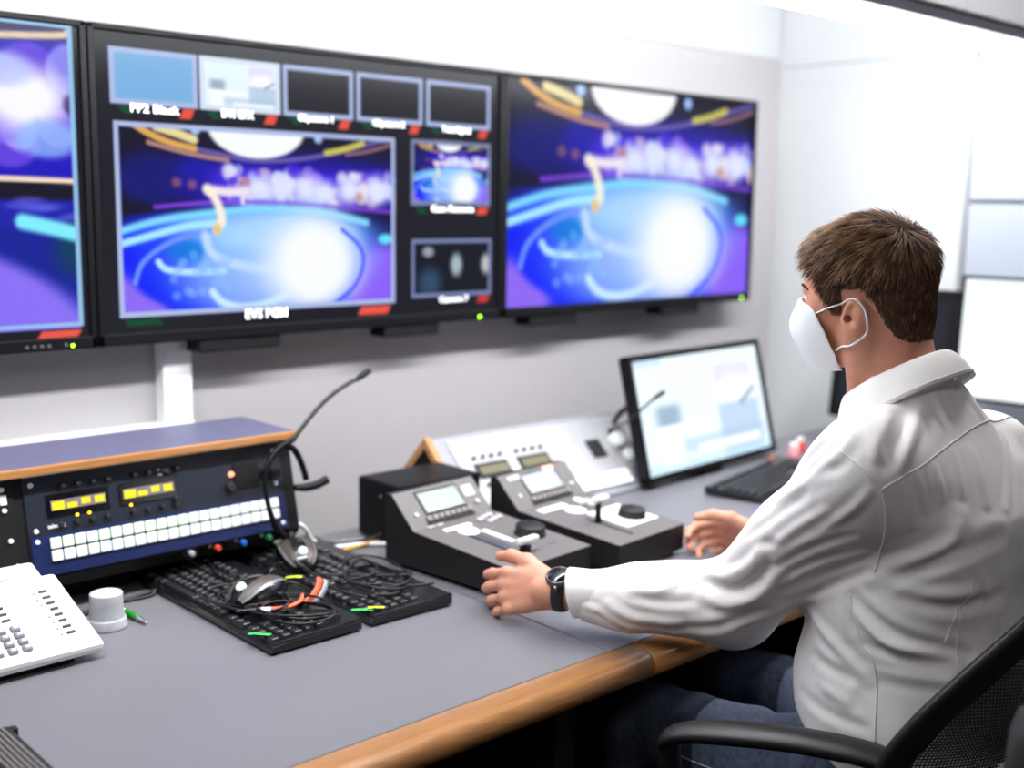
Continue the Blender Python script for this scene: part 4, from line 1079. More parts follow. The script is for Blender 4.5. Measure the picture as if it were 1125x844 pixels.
# ---- pose
HS = 0.875
HEAD = np.array([1.532, 0.895, 1.287])
H_AZ, H_PITCH, H_ROLL = math.radians(97), math.radians(9), math.radians(-2)
HF = np.array([math.cos(H_AZ) * math.cos(H_PITCH), math.sin(H_AZ) * math.cos(H_PITCH), -math.sin(H_PITCH)])
HL = unit(np.cross([0, 0, 1], HF)); HU = np.cross(HF, HL)
HL, HU = HL * math.cos(H_ROLL) + HU * math.sin(H_ROLL), HU * math.cos(H_ROLL) - HL * math.sin(H_ROLL)
HM = np.stack([HF, HL, HU], 1)                       # columns: forward, left, up
def hp(f, l, u): return HEAD + HM @ np.array([f, l, u]) * HS
def to_head(P): return (P - HEAD) @ HM / HS

SH_L, EL_L, WR_L = np.array([1.400, 0.795, 1.062]), np.array([1.440, 1.035, 0.800]), np.array([1.294, 1.284, 0.786])
SH_R, EL_R, WR_R = np.array([1.738, 0.800, 1.030]), np.array([1.925, 1.035, 0.825]), np.array([1.886, 1.296, 0.766])
NECK = np.array([1.546, 0.826, 1.118])

def rotm(axis, ang):
    a = unit(axis); K = np.array([[0, -a[2], a[1]], [a[2], 0, -a[0]], [-a[1], a[0], 0]])
    return np.eye(3) + math.sin(ang) * K + (1 - math.cos(ang)) * K @ K

def hand(F, W, a, b, curls, thumb, spread=0.05):
    """a: along the fingers, b: thumb side; palm faces -n"""
    a = unit(a); b = unit(np.array(b) - a * np.dot(a, b)); n = np.cross(a, b)
    if thumb['side'] < 0: n = -n
    T = lambda x, y, z: W + a * x + b * y + n * z
    F.ell(T(0.050, 0.001, -0.002), (0.046, 0.036, 0.0135), np.stack([a, b, n], 1), 0.015)
    tips = []
    spec = [(0.030, 0.088, (0.043, 0.026, 0.021), 0.0098), (0.0100, 0.092, (0.047, 0.029, 0.021), 0.0100), (-0.0105, 0.088, (0.043, 0.027, 0.021), 0.0094), (-0.0295, 0.080, (0.033, 0.021, 0.019), 0.0084)]
    for i, ((yb, xk, ls, r), cu) in enumerate(zip(spec, curls)):
        F.cap(T(0.008, yb * 0.55, -0.001), T(xk, yb, 0.000), 0.0125, r * 1.12, 0.010)
        p = T(xk, yb, 0.0); ang = 0.0; sp = (1.2 - i) * spread
        F.ell(p + n * 0.003, (0.0115, 0.0095, 0.0085), np.stack([a, b, n], 1), 0.006)
        rr = r
        for j, (l, c) in enumerate(zip(ls, cu)):
            ang += c
            d = unit((a * math.cos(sp) + b * math.sin(sp)) * math.cos(ang) - n * math.sin(ang))
            q = p + d * l
            F.cap(p, q, rr, rr * 0.90, 0.0035 if j else 0.006)
            if j < 2: F.ell(q, (rr * 0.98,) * 3, None, 0.003)
            p = q; rr *= 0.90
        tips.append(p)
    base = T(0.016, 0.020, -0.010); p = base
    for (l, d, r0, r1) in thumb['seg']:
        dv = unit(a * d[0] + b * d[1] + n * d[2]); q = p + dv * l
        F.cap(p, q, r0, r1, 0.008); p = q
    tips.append(p)
    F.ell(T(0.034, 0.020, -0.008), (0.028, 0.018, 0.014), np.stack([a, b, n], 1), 0.012)
    return a, b, n, tips

LH = dict(W=np.array([1.292, 1.287, 0.788]), a=(-0.27, 0.94, -0.20), b=(0.36, 0.14, 0.92), curls=[(0.36, 0.34, 0.18), (0.40, 0.42, 0.2), (0.42, 0.46, 0.22), (0.38, 0.46, 0.22)],
          thumb=dict(side=-1, seg=[(0.050, (0.82, 0.60, 0.0), 0.0165, 0.0135), (0.039, (0.95, 0.32, -0.20), 0.0125, 0.0105), (0.032, (0.98, 0.06, -0.30), 0.0108, 0.0085)]))
RH = dict(W=np.array([1.886, 1.296, 0.766]), a=(-0.20, 0.97, -0.14), b=(-0.30, 0.05, 0.95), curls=[(0.50, 0.85, 0.5), (0.60, 0.95, 0.5), (0.66, 1.0, 0.5), (0.70, 1.0, 0.5)], spread=0.02,
          thumb=dict(side=1, seg=[(0.046, (0.70, 0.66, -0.25), 0.0165, 0.0135), (0.035, (0.85, 0.40, -0.40), 0.0125, 0.0105), (0.029, (0.88, 0.05, -0.50), 0.0108, 0.0085)]))

def body_field():
    F = Field()
    E = lambda c, r, k=0.02, op=1: F.ell(hp(*c), np.array(r) * HS, HM, k, op)
    C = lambda a, b, ra, rb, k=0.015, op=1: F.cap(hp(*a), hp(*b), ra * HS, rb * HS, k, op)
    E((-0.017, 0, 0.030), (0.093, 0.077, 0.083))
    E((0.028, 0, 0.028), (0.066, 0.066, 0.074))
    E((0.034, 0, -0.030), (0.060, 0.060, 0.085))
    E((-0.058, 0, -0.028), (0.048, 0.058, 0.055), 0.03)
    for s in (-1, 1):
        C((-0.014, s * 0.050, -0.052), (0.058, s * 0.020, -0.098), 0.023, 0.020)
        E((0.054, s * 0.044, -0.018), (0.030, 0.022, 0.030))
        E((0.090, s * 0.032, 0.002), (0.012, 0.016, 0.010), 0.01, -1)
        # ear
        R = HM @ rotm((0, 0, 1), s * math.radians(9)) @ rotm((0, 1, 0), math.radians(-14))
        ec = hp(-0.013, s * 0.0815, -0.034)
        F.ell(ec, np.array((0.0195, 0.0080, 0.0335)) * HS, R, 0.004)
        F.ell(ec + R @ np.array([0.003, s * 0.0085, 0.002]) * HS, np.array((0.0120, 0.0070, 0.0215)) * HS, R, 0.002, -1)
        F.ell(ec + R @ np.array([-0.004, s * 0.0025, 0.002]) * HS, np.array((0.0035, 0.0045, 0.015)) * HS, R @ rotm((0, 1, 0), 0.3), 0.003)
        F.ell(hp(0.007, s * 0.0745, -0.037), np.array((0.006, 0.0065, 0.009)) * HS, HM, 0.004)
        F.cap(hp(-0.003, s * 0.082, -0.036), hp(-0.002, s * 0.060, -0.034), 0.0062, 0.005, 0.002, -1)
    E((0.078, 0, -0.100), (0.020, 0.026, 0.018))
    C((0.088, 0, 0.004), (0.108, 0, -0.036), 0.010, 0.0135)
    C((0.078, -0.034, 0.019), (0.078, 0.034, 0.019), 0.0125, 0.0125)
    # neck
    F.cap(hp(-0.026, 0, -0.050), NECK + np.array([0, 0.004, 0.0]), 0.0525, 0.058, 0.03)
    F.cap(hp(-0.052, 0.022, -0.060), NECK + np.array([-0.015, -0.030, -0.005]), 0.026, 0.028, 0.02)
    F.cap(hp(-0.052, -0.022, -0.060), NECK + np.array([0.018, -0.030, -0.005]), 0.026, 0.028, 0.02)
    F.cap(hp(-0.008, 0.060, -0.070), NECK + np.array([-0.030, 0.060, -0.010]), 0.017, 0.015, 0.02)
    # torso under the shirt, arms, hands
    F.cap(NECK, (1.58, 0.78, 0.98), 0.055, 0.08, 0.04)
    F.cap((1.50, 0.785, 1.0), (1.66, 0.785, 0.99), 0.07, 0.07, 0.05)
    F.cap((1.585, 0.775, 0.95), (1.585, 0.770, 0.90), 0.10, 0.09, 0.05)
    for s, e, w in ((SH_L, EL_L, WR_L), (SH_R, EL_R, WR_R)):
        F.cap((1.57, 0.785, 1.0), s, 0.06, 0.05, 0.04)
        F.cap(s, e, 0.048, 0.040, 0.03); F.cap(e, w, 0.040, 0.0265, 0.03)
        F.cap(w, w + unit(w - e) * 0.016, 0.0265, 0.024, 0.012)
    hl = hand(F, **LH); hr = hand(F, **RH)
    return F, hl, hr

def loft(tab, cosang=1.0):
    tab = np.array(tab, float)
    zc = tab[:, 0]
    def f(P):
        z = P[:, 2]
        g = [np.interp(z, zc, tab[:, i]) for i in range(1, 5)]
        pw = 2.35
        dx = np.abs(P[:, 0] - g[0]) / g[2]; dy = np.abs(P[:, 1] - g[1]) / g[3]
        k = (dx ** pw + dy ** pw) ** (1 / pw)
        d = (k - 1) * np.minimum(g[2], g[3])
        return np.maximum(d, np.maximum((zc[0] + 0.62 * np.maximum(0, P[:, 1] - 0.75) - z) * 0.85, z - zc[-1]))
    return f, np.array([tab[:, 1].mean(), tab[:, 2].mean(), (zc[0] + zc[-1]) / 2]), 0.42

TORSO = [(0.585, 1.582, 0.772, 0.190, 0.156), (0.66, 1.580, 0.782, 0.196, 0.166), (0.74, 1.578, 0.790, 0.192, 0.164), (0.84, 1.578, 0.787, 0.188, 0.150),
         (0.93, 1.576, 0.780, 0.190, 0.140), (1.00, 1.570, 0.782, 0.186, 0.130), (1.055, 1.562, 0.793, 0.165, 0.108), (1.10, 1.553, 0.806, 0.120, 0.088), (1.13, 1.549, 0.814, 0.086, 0.080), (1.155, 1.547, 0.820, 0.072, 0.072), (1.175, 1.546, 0.826, 0.062, 0.062)]
def shirt_field():
    F = Field()
    F.fn(*loft(TORSO), k=0.02)
    for s, e, w, sg in ((SH_L, EL_L, WR_L, -1), (SH_R, EL_R, WR_R, 1)):
        F.cap((1.553 + sg * 0.055, 0.808, 1.075), s + np.array([0, 0, 0.0]), 0.052, 0.070, 0.05)
        F.cap(s, e, 0.074, 0.066, 0.035)
        m = e * 0.45 + w * 0.55
        F.cap(e, m, 0.063, 0.052, 0.02)
        F.cap(m, w + unit(e - w) * 0.03, 0.052, 0.037, 0.02)
        d = unit(w - e); c0 = w + unit(e - w) * 0.048
        F.fn(lambda P, d=d, c0=c0, w=w: np.where(np.linalg.norm(P - w, axis=1) < 0.12, (P - c0) @ d, -0.5), w, 0.2, 0.003, 0)
    return F
# ------------------------------------------------------------------ the seated man
def mesh_np(name, V, Q, smooth=True):
    me = bpy.data.meshes.new(name)
    k = Q.shape[1]
    me.vertices.add(len(V)); me.vertices.foreach_set('co', np.ascontiguousarray(V, dtype=np.float32).ravel())
    me.loops.add(Q.size); me.loops.foreach_set('vertex_index', np.ascontiguousarray(Q, dtype=np.int32).ravel())
    me.polygons.add(len(Q)); me.polygons.foreach_set('loop_start', np.arange(0, Q.size, k, dtype=np.int32))
    me.update(calc_edges=True)
    me.polygons.foreach_set('use_smooth', np.full(len(Q), smooth)); me.update()
    return me
PB = np.array([1.59, 0.76, 0.0])
man = thing('person', 'person in white shirt and face mask seated with hands on the control panels', 'person', tuple(PB))
def part(name, V, Q, m, parent=None, smooth=True):
    return link(name, mesh_np(name, V - PB, Q, smooth), m, parent or man)
def pt(q): return tuple(np.array(q, float) - PB)

M_skin = mat('skin', rgb(204, 143, 118), 0.52, var=0.07, scale=55, bump=0.10, bscale=700)
_b = M_skin.node_tree.nodes['Principled BSDF']
_b.inputs['Subsurface Weight'].default_value = 0.12
_b.inputs['Subsurface Radius'].default_value = (0.012, 0.004, 0.002)
_b.inputs['Subsurface Scale'].default_value = 0.4
M_shirt = mat('white cotton shirt', rgb(240, 237, 237), 0.85, var=0.02, scale=30, bump=0.35, bscale=70, stretch=(1, 1, 0.35))
M_seam = mat('white shirt seam', rgb(240, 238, 238), 0.85, var=0.02)
M_jeans = mat('blue denim', rgb(54, 63, 84), 0.9, var=0.35, scale=160, bump=0.3, bscale=900, stretch=(1, 1, 0.4))
M_mask = mat('white face mask cloth', rgb(238, 243, 245), 0.8, var=0.01, bump=0.1, bscale=900)
M_hair = mat('brown hair', rgb(62, 45, 36), 0.8, var=0.45, scale=90, bump=0.5, bscale=260, spec=0.1, stretch=(1, 1, 0.3))

FB, HLd, HRd = body_field()
V, Q = FB.mesh((1.15, 0.55, 0.55), (2.05, 1.56, 1.45), 0.0021)
def biggest(V, Q):
    lab = np.arange(len(V))
    for _ in range(400):
        m = lab[Q].min(1); new = lab.copy()
        for a in range(4): np.minimum.at(new, Q[:, a], m)
        new = new[new]
        if (new == lab).all(): break
        lab = new
    ids, cnt = np.unique(lab, return_counts=True); keep = lab == ids[cnt.argmax()]
    re_ = np.cumsum(keep) - 1
    return V[keep], re_[Q[keep[Q].all(1)]]
V, Q = biggest(V, Q)
V = relax(V, Q, 2, 0.4)
NB = normals(V, Q)
body = part('body', V, Q, M_skin)

def push(P, off=0.002, F=None):
    """slide points to lie a little outside the skin"""
    F = F or FB; P = np.array(P, float).reshape(-1, 3)
    for _ in range(6):
        d = F.ev(P); e = 1e-3
        g = np.stack([F.ev(P + np.eye(3)[i] * e) - d for i in range(3)], 1) / e
        P = P - g / (np.linalg.norm(g, axis=1)[:, None] + 1e-9) * (d - off)[:, None]
    return P

# ---- hair: a short cap over the scalp and combed strands
HLINE = np.array([(-0.14, -0.088), (-0.085, -0.080), (-0.066, -0.066), (-0.050, -0.030), (-0.040, 0.004), (-0.030, 0.016), (0.006, 0.016), (0.011, -0.008), (0.016, -0.026), (0.030, -0.024), (0.038, 0.006), (0.046, 0.034), (0.060, 0.052), (0.078, 0.068), (0.12, 0.080)])
def hair_depth(P):
    q = to_head(P)
    return q[:, 2] - np.interp(q[:, 0], HLINE[:, 0], HLINE[:, 1]), q
hd, hq = hair_depth(V)
top = smooth(-0.02, 0.10, hq[:, 2])
near = (np.linalg.norm(V - HEAD, axis=1) < 0.16)
ear_d = np.minimum(np.linalg.norm((hq - np.array([-0.012, 0.079, -0.034])) / np.array([0.026, 0.03, 0.038]), axis=1), np.linalg.norm((hq - np.array([-0.012, -0.079, -0.034])) / np.array([0.026, 0.03, 0.038]), axis=1))
inh = near & (hd > 0.010) & (ear_d > 1.05)
thick = smooth(0.006, 0.045, hd) * (0.0030 + 0.0075 * top) + 0.0004
rsn = np.random.RandomState(4)
selq = inh[Q].all(1)
used = np.unique(Q[selq]); remap = np.full(len(V), -1); remap[used] = np.arange(len(used))
hair = part('hair', V[used] + NB[used] * thick[used][:, None], remap[Q[selq]], M_hair)
WHORL = np.array([-0.078, 0.012, 0.076])
roots = np.where(near & (hd > -0.002) & (ear_d > 1.02))[0]
pick = rsn.choice(roots, min(26000, len(roots)), replace=False)
q0 = hq[pick]; dep = hd[pick]; tp = top[pick]
loc_n = NB[pick] @ HM
away = q0 - WHORL
away[:, 2] -= 0.020
away /= np.linalg.norm(away, axis=1)[:, None] + 1e-9
down = np.array([0.10, 0, -1.0]); fwd = np.array([1.0, 0, 0.0])
side = 1 - tp
dirv = away * (0.5 + 0.9 * tp)[:, None] + down * (0.9 * side)[:, None] + fwd * (0.35 * tp)[:, None]
swirl = np.cross(loc_n, away) * (0.45 * np.exp(-np.linalg.norm(q0 - WHORL, axis=1) / 0.04))[:, None]
jit = np.zeros_like(dirv)
for k in range(10):
    kv = rsn.normal(0, 1, 3); kv *= rsn.uniform(120, 420) / np.linalg.norm(kv)
    jit += np.sin(q0 @ kv + rsn.uniform(0, 6.28))[:, None] * rsn.normal(0, 1, 3) * 0.13
dirv = dirv + swirl + jit * (0.5 + 0.8 * tp)[:, None] + rsn.normal(0, 0.10, dirv.shape)
dirv -= loc_n * (dirv * loc_n).sum(1)[:, None]
dirv /= np.linalg.norm(dirv, axis=1)[:, None] + 1e-9
length = (0.012 + 0.022 * tp) * smooth(-0.006, 0.035, dep) + 0.0035
length *= rsn.uniform(0.7, 1.25, len(length))
lift = (0.20 + 0.20 * tp) * rsn.uniform(0.5, 1.3, len(tp))
SEG = 4
P = V[pick] + NB[pick] * (thick[pick] * 0.55)[:, None]
dw = dirv @ HM.T; nw = NB[pick]
rows = []
cur = P.copy()
for k in range(SEG + 1):
    rows.append(cur.copy())
    t = k / SEG
    stepd = dw + nw * (lift * (1 - 1.5 * t))[:, None]
    stepd /= np.linalg.norm(stepd, axis=1)[:, None]
    cur = cur + stepd * (length / SEG)[:, None]
rows = np.stack(rows, 1)
sidev = np.cross(dw, nw); sidev /= np.linalg.norm(sidev, axis=1)[:, None] + 1e-9
rad = np.array([1.0, 1.0, 0.85, 0.6, 0.12]) * 0.0007
n = len(pick)
tri = [(sidev, 1.0), (nw, 1.0), (-sidev, 1.0)]
SV = np.stack([rows + v_[:, None, :] * rad[None, :, None] for v_, _ in tri], 2).reshape(-1, 3)
base = np.arange(n)[:, None, None] * (SEG + 1) * 3
fq = []
for k in range(SEG):
    for j in range(2):
        fq.append([k * 3 + j, k * 3 + j + 1, (k + 1) * 3 + j + 1, (k + 1) * 3 + j])
SQ = (base + np.array(fq)[None]).reshape(-1, 4)
M_str = mat('brown hair strand', rgb(112, 80, 58), 0.5, var=0.4, scale=160, spec=0.3)
_nt = M_str.node_tree
_at = _nt.nodes.new('ShaderNodeAttribute'); _at.attribute_name = 'strand'
_rp = _nt.nodes.new('ShaderNodeValToRGB')
_rp.color_ramp.elements[0].color = rgb(52, 36, 28); _rp.color_ramp.elements[1].color = rgb(176, 132, 94)
_e = _rp.color_ramp.elements.new(0.6); _e.color = rgb(98, 70, 52)
_nt.links.new(_at.outputs['Fac'], _rp.inputs['Fac']); _nt.links.new(_rp.outputs['Color'], _nt.nodes['Principled BSDF'].inputs['Base Color'])
st = part('hair_strands', SV, SQ, M_str, hair); tag(st, kind='stuff')
lock = np.zeros(n)
for k in range(6):
    kv = rsn.normal(0, 1, 3); kv *= rsn.uniform(200, 600) / np.linalg.norm(kv)
    lock += np.sin(q0 @ kv + rsn.uniform(0, 6.28))
tone = np.clip(0.42 + 0.09 * lock + rsn.normal(0, 0.16, n) + 0.30 * (tp - 0.45), 0, 1)
tone = (tone[:, None] + np.linspace(-0.10, 0.14, SEG + 1)[None, :]).clip(0, 1)
_ca = st.data.color_attributes.new('strand', 'FLOAT_COLOR', 'POINT')
_cv = np.repeat(tone.reshape(-1), 3)
_ca.data.foreach_set('color', np.stack([_cv, _cv, _cv, np.ones_like(_cv)], 1).astype(np.float32).ravel())
# eyebrows and eyes
M_eye = mat('eye white', rgb(225, 222, 220), 0.2)
for s in (-1, 1):
    c = hp(0.080, s * 0.032, 0.000)
    e = MB().lathe([(0.0, -0.011), (0.006, -0.009), (0.0105, -0.003), (0.0105, 0.003), (0.006, 0.009), (0, 0.011)], pt(c), 14).build('eye', M_eye, man)
    bp_ = push([hp(0.090, s * 0.014, 0.020), hp(0.088, s * 0.026, 0.024), hp(0.080, s * 0.040, 0.022), hp(0.070, s * 0.050, 0.016)], 0.0005)
    MB().tube([pt(q) for q in bp_], [0.002, 0.0035, 0.003, 0.001], 8, flat=0.6).build('eyebrow', M_hair, man)

# ---- face mask
def mask_field():
    G = Field()
    E = lambda c, r, k=0.03: G.ell(hp(*c), np.array(r) * HS, HM, k)
    E((0.036, 0, -0.030), (0.0690, 0.0690, 0.092)); E((0.052, 0.040, -0.030), (0.036, 0.0290, 0.040), 0.03); E((0.052, -0.040, -0.030), (0.036, 0.0290, 0.040), 0.03); E((0.030, 0, -0.066), (0.064, 0.060, 0.062), 0.03)
    E((0.078, 0, -0.050), (0.042, 0.042, 0.060), 0.035); G.cap(hp(0.090, 0, -0.004), hp(0.114, 0, -0.038), 0.010 * HS, 0.016 * HS, 0.025)
    G.cap(hp(0.075, 0, -0.10), hp(0.10, 0, -0.055), 0.028 * HS, 0.026 * HS, 0.03)
    return G
GM = mask_field()
def mask_shell(P):
    m = GM.ev(P)
    q = to_head(P)
    fe = np.interp(q[:, 2], [-0.13, -0.092, -0.052, -0.018, 0.01], [0.040, 0.036, 0.044, 0.058, 0.085])
    topl = q[:, 2] - np.interp(q[:, 0], [0.05, 0.075, 0.10], [-0.014, -0.006, 0.004])
    reg = np.maximum(np.maximum(fe - q[:, 0], topl), -0.124 - q[:, 2])
    return np.maximum(np.maximum(m, -(m + 0.0028)), reg)
FM = Field(); FM.fn(mask_shell, hp(0.07, 0, -0.05), 0.2, 1e-4)
Vm, Qm = FM.mesh(hp(0.05, 0, -0.06) - 0.115, hp(0.05, 0, -0.06) + 0.115, 0.0014)
Vm = relax(Vm, Qm, 3, 0.5)
mk_ = part('face_mask', Vm, Qm, M_mask); tag(mk_, 'white cloth face mask')
for s in (-1, 1):
    loop = [hp(0.056, s * 0.066, -0.022)] + [hp(*q) for q in ((0.034, s * 0.074, -0.016), (0.012, s * 0.080, -0.010))]
    behind = [hp(-0.004, s * 0.081, -0.004), hp(-0.020, s * 0.085, -0.006), hp(-0.033, s * 0.086, -0.020), hp(-0.034, s * 0.082, -0.042), hp(-0.024, s * 0.076, -0.062)]
    low = [hp(-0.008, s * 0.072, -0.072), hp(0.014, s * 0.068, -0.080), hp(0.036, s * 0.060, -0.088)]
    a_ = push(loop, 0.0022); c_ = push(low, 0.0022); b_ = push(behind, 0.0018)
    MB().tube([pt(q) for q in list(a_) + list(b_) + list(c_)], 0.0021, 8, samples=70, flat=0.7).build('ear_loop', M_mask, mk_)

# ---- shirt
FS = shirt_field()
Vs, Qs = FS.mesh((1.25, 0.55, 0.55), (2.08, 1.42, 1.25), 0.0036)
Vs = relax(Vs, Qs, 2, 0.5)
FOLDS = [
    ([(1.4461, 0.6857, 1.0135), (1.4229, 0.6914, 0.9772), (1.3964, 0.7261, 0.9458), (1.3873, 0.7758, 0.9154)], 0.006, 0.009),
    ([(1.492, 0.6568, 0.9806), (1.4373, 0.6778, 0.9664), (1.4026, 0.7139, 0.945), (1.3868, 0.7652, 0.9219)], -0.006, 0.009),
    ([(1.3625, 0.7233, 1.0598), (1.3887, 0.722, 1.0013)], 0.003, 0.006),
    ([(1.3828, 0.7149, 1.0702), (1.3991, 0.7125, 1.0222)], 0.0025, 0.005),
    ([(1.423, 0.7137, 1.0743), (1.4236, 0.7047, 1.0343)], 0.003, 0.006),
    ([(1.5177, 0.7112, 1.0877), (1.4882, 0.6731, 1.0214)], 0.0035, 0.006),
    ([(1.6435, 0.7307, 1.096), (1.5199, 0.6623, 1.012)], 0.003, 0.006),
    ([(1.4774, 0.7167, 1.0834), (1.4568, 0.6926, 1.035)], 0.0025, 0.005),
    ([(1.4452, 0.774, 1.1346), (1.3672, 0.7423, 1.112), (1.3466, 0.7389, 1.0832)], -0.006, 0.01),
    ([(1.4745, 0.7662, 1.1388), (1.3926, 0.7361, 1.1158), (1.3599, 0.7286, 1.0831)], 0.005, 0.01),
    ([(1.5038, 0.7618, 1.159), (1.5035, 0.7263, 1.106)], 0.003, 0.006),
    ([(1.5755, 0.7525, 1.1558), (1.586, 0.7308, 1.1186)], 0.0025, 0.006),
    ([(1.3543, 0.78, 1.1258), (1.3425, 0.7516, 1.0959)], 0.003, 0.007),
    ([(1.3504, 0.9146, 0.9297), (1.3413, 0.8663, 0.9749), (1.3303, 0.812, 1.0135)], 0.003, 0.006),
    ([(1.3565, 0.9097, 0.9031), (1.3525, 0.8503, 0.9481), (1.351, 0.7887, 0.9838)], -0.003, 0.006),
    ([(1.3716, 0.9061, 0.8739), (1.3721, 0.8467, 0.9191), (1.3786, 0.7855, 0.9529)], 0.0035, 0.006),
    ([(1.4022, 0.9066, 0.8439), (1.3941, 0.844, 0.885), (1.3864, 0.7787, 0.925)], -0.003, 0.006),
    ([(1.382, 0.9549, 0.9755), (1.3476, 0.8806, 1.0223), (1.3205, 0.8091, 1.0648)], 0.003, 0.007),
    ([(1.3675, 0.9662, 0.9349), (1.3508, 0.9101, 0.9795), (1.3341, 0.8501, 1.024)], -0.003, 0.007),
    ([(1.3417, 0.8243, 0.9839), (1.3314, 0.7792, 1.02), (1.331, 0.7546, 1.0492)], 0.003, 0.006),
    ([(1.3378, 0.8599, 1.0279), (1.3226, 0.8171, 1.0631), (1.3214, 0.7902, 1.0778)], -0.0025, 0.006),
    ([(1.3895, 0.7985, 0.8847), (1.3964, 0.7388, 0.8481), (1.4539, 0.6639, 0.8251)], -0.006, 0.008),
    ([(1.3891, 0.7898, 0.8612), (1.3961, 0.7373, 0.8295), (1.4424, 0.6699, 0.8124)], 0.005, 0.008),
    ([(1.3899, 0.7806, 0.8208), (1.4091, 0.7081, 0.8171), (1.4484, 0.6666, 0.8131)], -0.005, 0.007),
    ([(1.3887, 0.7709, 0.7889), (1.4077, 0.708, 0.7907), (1.4374, 0.672, 0.7902)], 0.003, 0.008),
    ([(1.422, 0.8945, 0.8343), (1.3929, 0.8266, 0.8064), (1.3881, 0.7721, 0.7718)], 0.004, 0.008),
    ([(1.4044, 0.8674, 0.7751), (1.3876, 0.8021, 0.7649)], -0.005, 0.008),
    ([(1.3952, 0.8504, 0.7419), (1.3865, 0.8008, 0.7338)], 0.004, 0.008),
    ([(1.4085, 0.88, 0.7148), (1.3874, 0.8212, 0.7065), (1.3859, 0.7704, 0.7046)], -0.003, 0.008),
    ([(1.3921, 0.8203, 0.8718), (1.3907, 0.8092, 0.8227)], 0.003, 0.008),
    ([(1.3896, 0.753, 0.9156), (1.4087, 0.704, 0.9052), (1.4547, 0.6647, 0.9115)], 0.004, 0.009),
    ([(1.398, 0.7238, 0.9024), (1.4337, 0.6777, 0.8903), (1.4993, 0.6477, 0.8997)], -0.004, 0.009),
    ([(1.4537, 0.6671, 0.9484), (1.4827, 0.652, 0.896), (1.4938, 0.6479, 0.8566)], 0.003, 0.007),
    ([(1.3774, 1.0438, 0.8445), (1.3653, 0.9876, 0.8488), (1.3609, 0.9483, 0.8695), (1.3546, 0.9162, 0.9059)], -0.007, 0.007),
    ([(1.3692, 1.0451, 0.8245), (1.3698, 0.9946, 0.8235), (1.3704, 0.9399, 0.8518), (1.362, 0.9008, 0.8948)], 0.005, 0.008),
    ([(1.3959, 1.0763, 0.8543), (1.3678, 1.0037, 0.868), (1.3575, 0.9568, 0.8954), (1.3516, 0.9262, 0.9308)], 0.005, 0.008),
    ([(1.3534, 0.9355, 0.9337), (1.3478, 0.9014, 0.9438)], -0.003, 0.006),
    ([(1.3013, 1.1868, 0.7741), (1.3262, 1.1546, 0.7503), (1.3615, 1.1012, 0.751)], -0.004, 0.006),
    ([(1.3012, 1.1719, 0.7916), (1.3227, 1.13, 0.7759), (1.3539, 1.0745, 0.7781)], 0.004, 0.007),
    ([(1.3226, 1.1314, 0.8122), (1.3425, 1.0934, 0.8076), (1.3631, 1.0572, 0.8154)], -0.003, 0.007),
    ([(1.3176, 1.146, 0.8198), (1.3406, 1.1104, 0.821), (1.3641, 1.0856, 0.8368)], 0.003, 0.007),
    ([(1.3548, 1.0837, 0.7665), (1.3759, 1.0139, 0.7841), (1.3857, 0.9413, 0.8273)], -0.003, 0.007),
    ([(1.2889, 1.2148, 0.7829), (1.3005, 1.1862, 0.7775), (1.3213, 1.1656, 0.7514)], 0.003, 0.005),
    ([(1.3809, 1.0008, 0.7837), (1.3964, 0.9328, 0.8243), (1.4046, 0.8787, 0.8602)], 0.003, 0.007),
    ([(1.3492, 0.8169, 1.1209), (1.3396, 0.8368, 1.0943), (1.3607, 0.8903, 1.0378)], -0.003, 0.008),
    ([(1.3388, 0.7899, 1.1141), (1.3249, 0.7999, 1.0901), (1.3313, 0.8425, 1.0447)], 0.003, 0.008),
]
def seg_dist(P, a, b):
    ab = b - a; t = np.clip(((P - a) @ ab) / (ab @ ab + 1e-12), 0, 1)
    return np.linalg.norm(P - a - t[:, None] * ab, axis=1)
Ns = normals(Vs, Qs)
disp = np.zeros(len(Vs))
for (pts, amp, w) in FOLDS:
    pts = np.array(pts, float)
    lo_, hi_ = pts.min(0) - 4 * w, pts.max(0) + 4 * w
    sel = np.where(((Vs > lo_) & (Vs < hi_)).all(1))[0]
    if not len(sel): continue
    sp_ = np.array([tuple(q) for q in spline([tuple(q) for q in pts], 5 * len(pts))])
    d = np.full(len(sel), 9.0); tt = np.zeros(len(sel))
    for i in range(len(sp_) - 1):
        dd = seg_dist(Vs[sel], sp_[i], sp_[i + 1]); better = dd < d
        tt[better] = i / (len(sp_) - 1); d = np.minimum(d, dd)
    env = np.sin(np.clip(tt, 0.04, 0.96) * math.pi) ** 0.5
    disp[sel] += amp * env * (np.exp(-(d / w) ** 2) - 0.45 * np.exp(-((d - 2.0 * w) / w) ** 2))
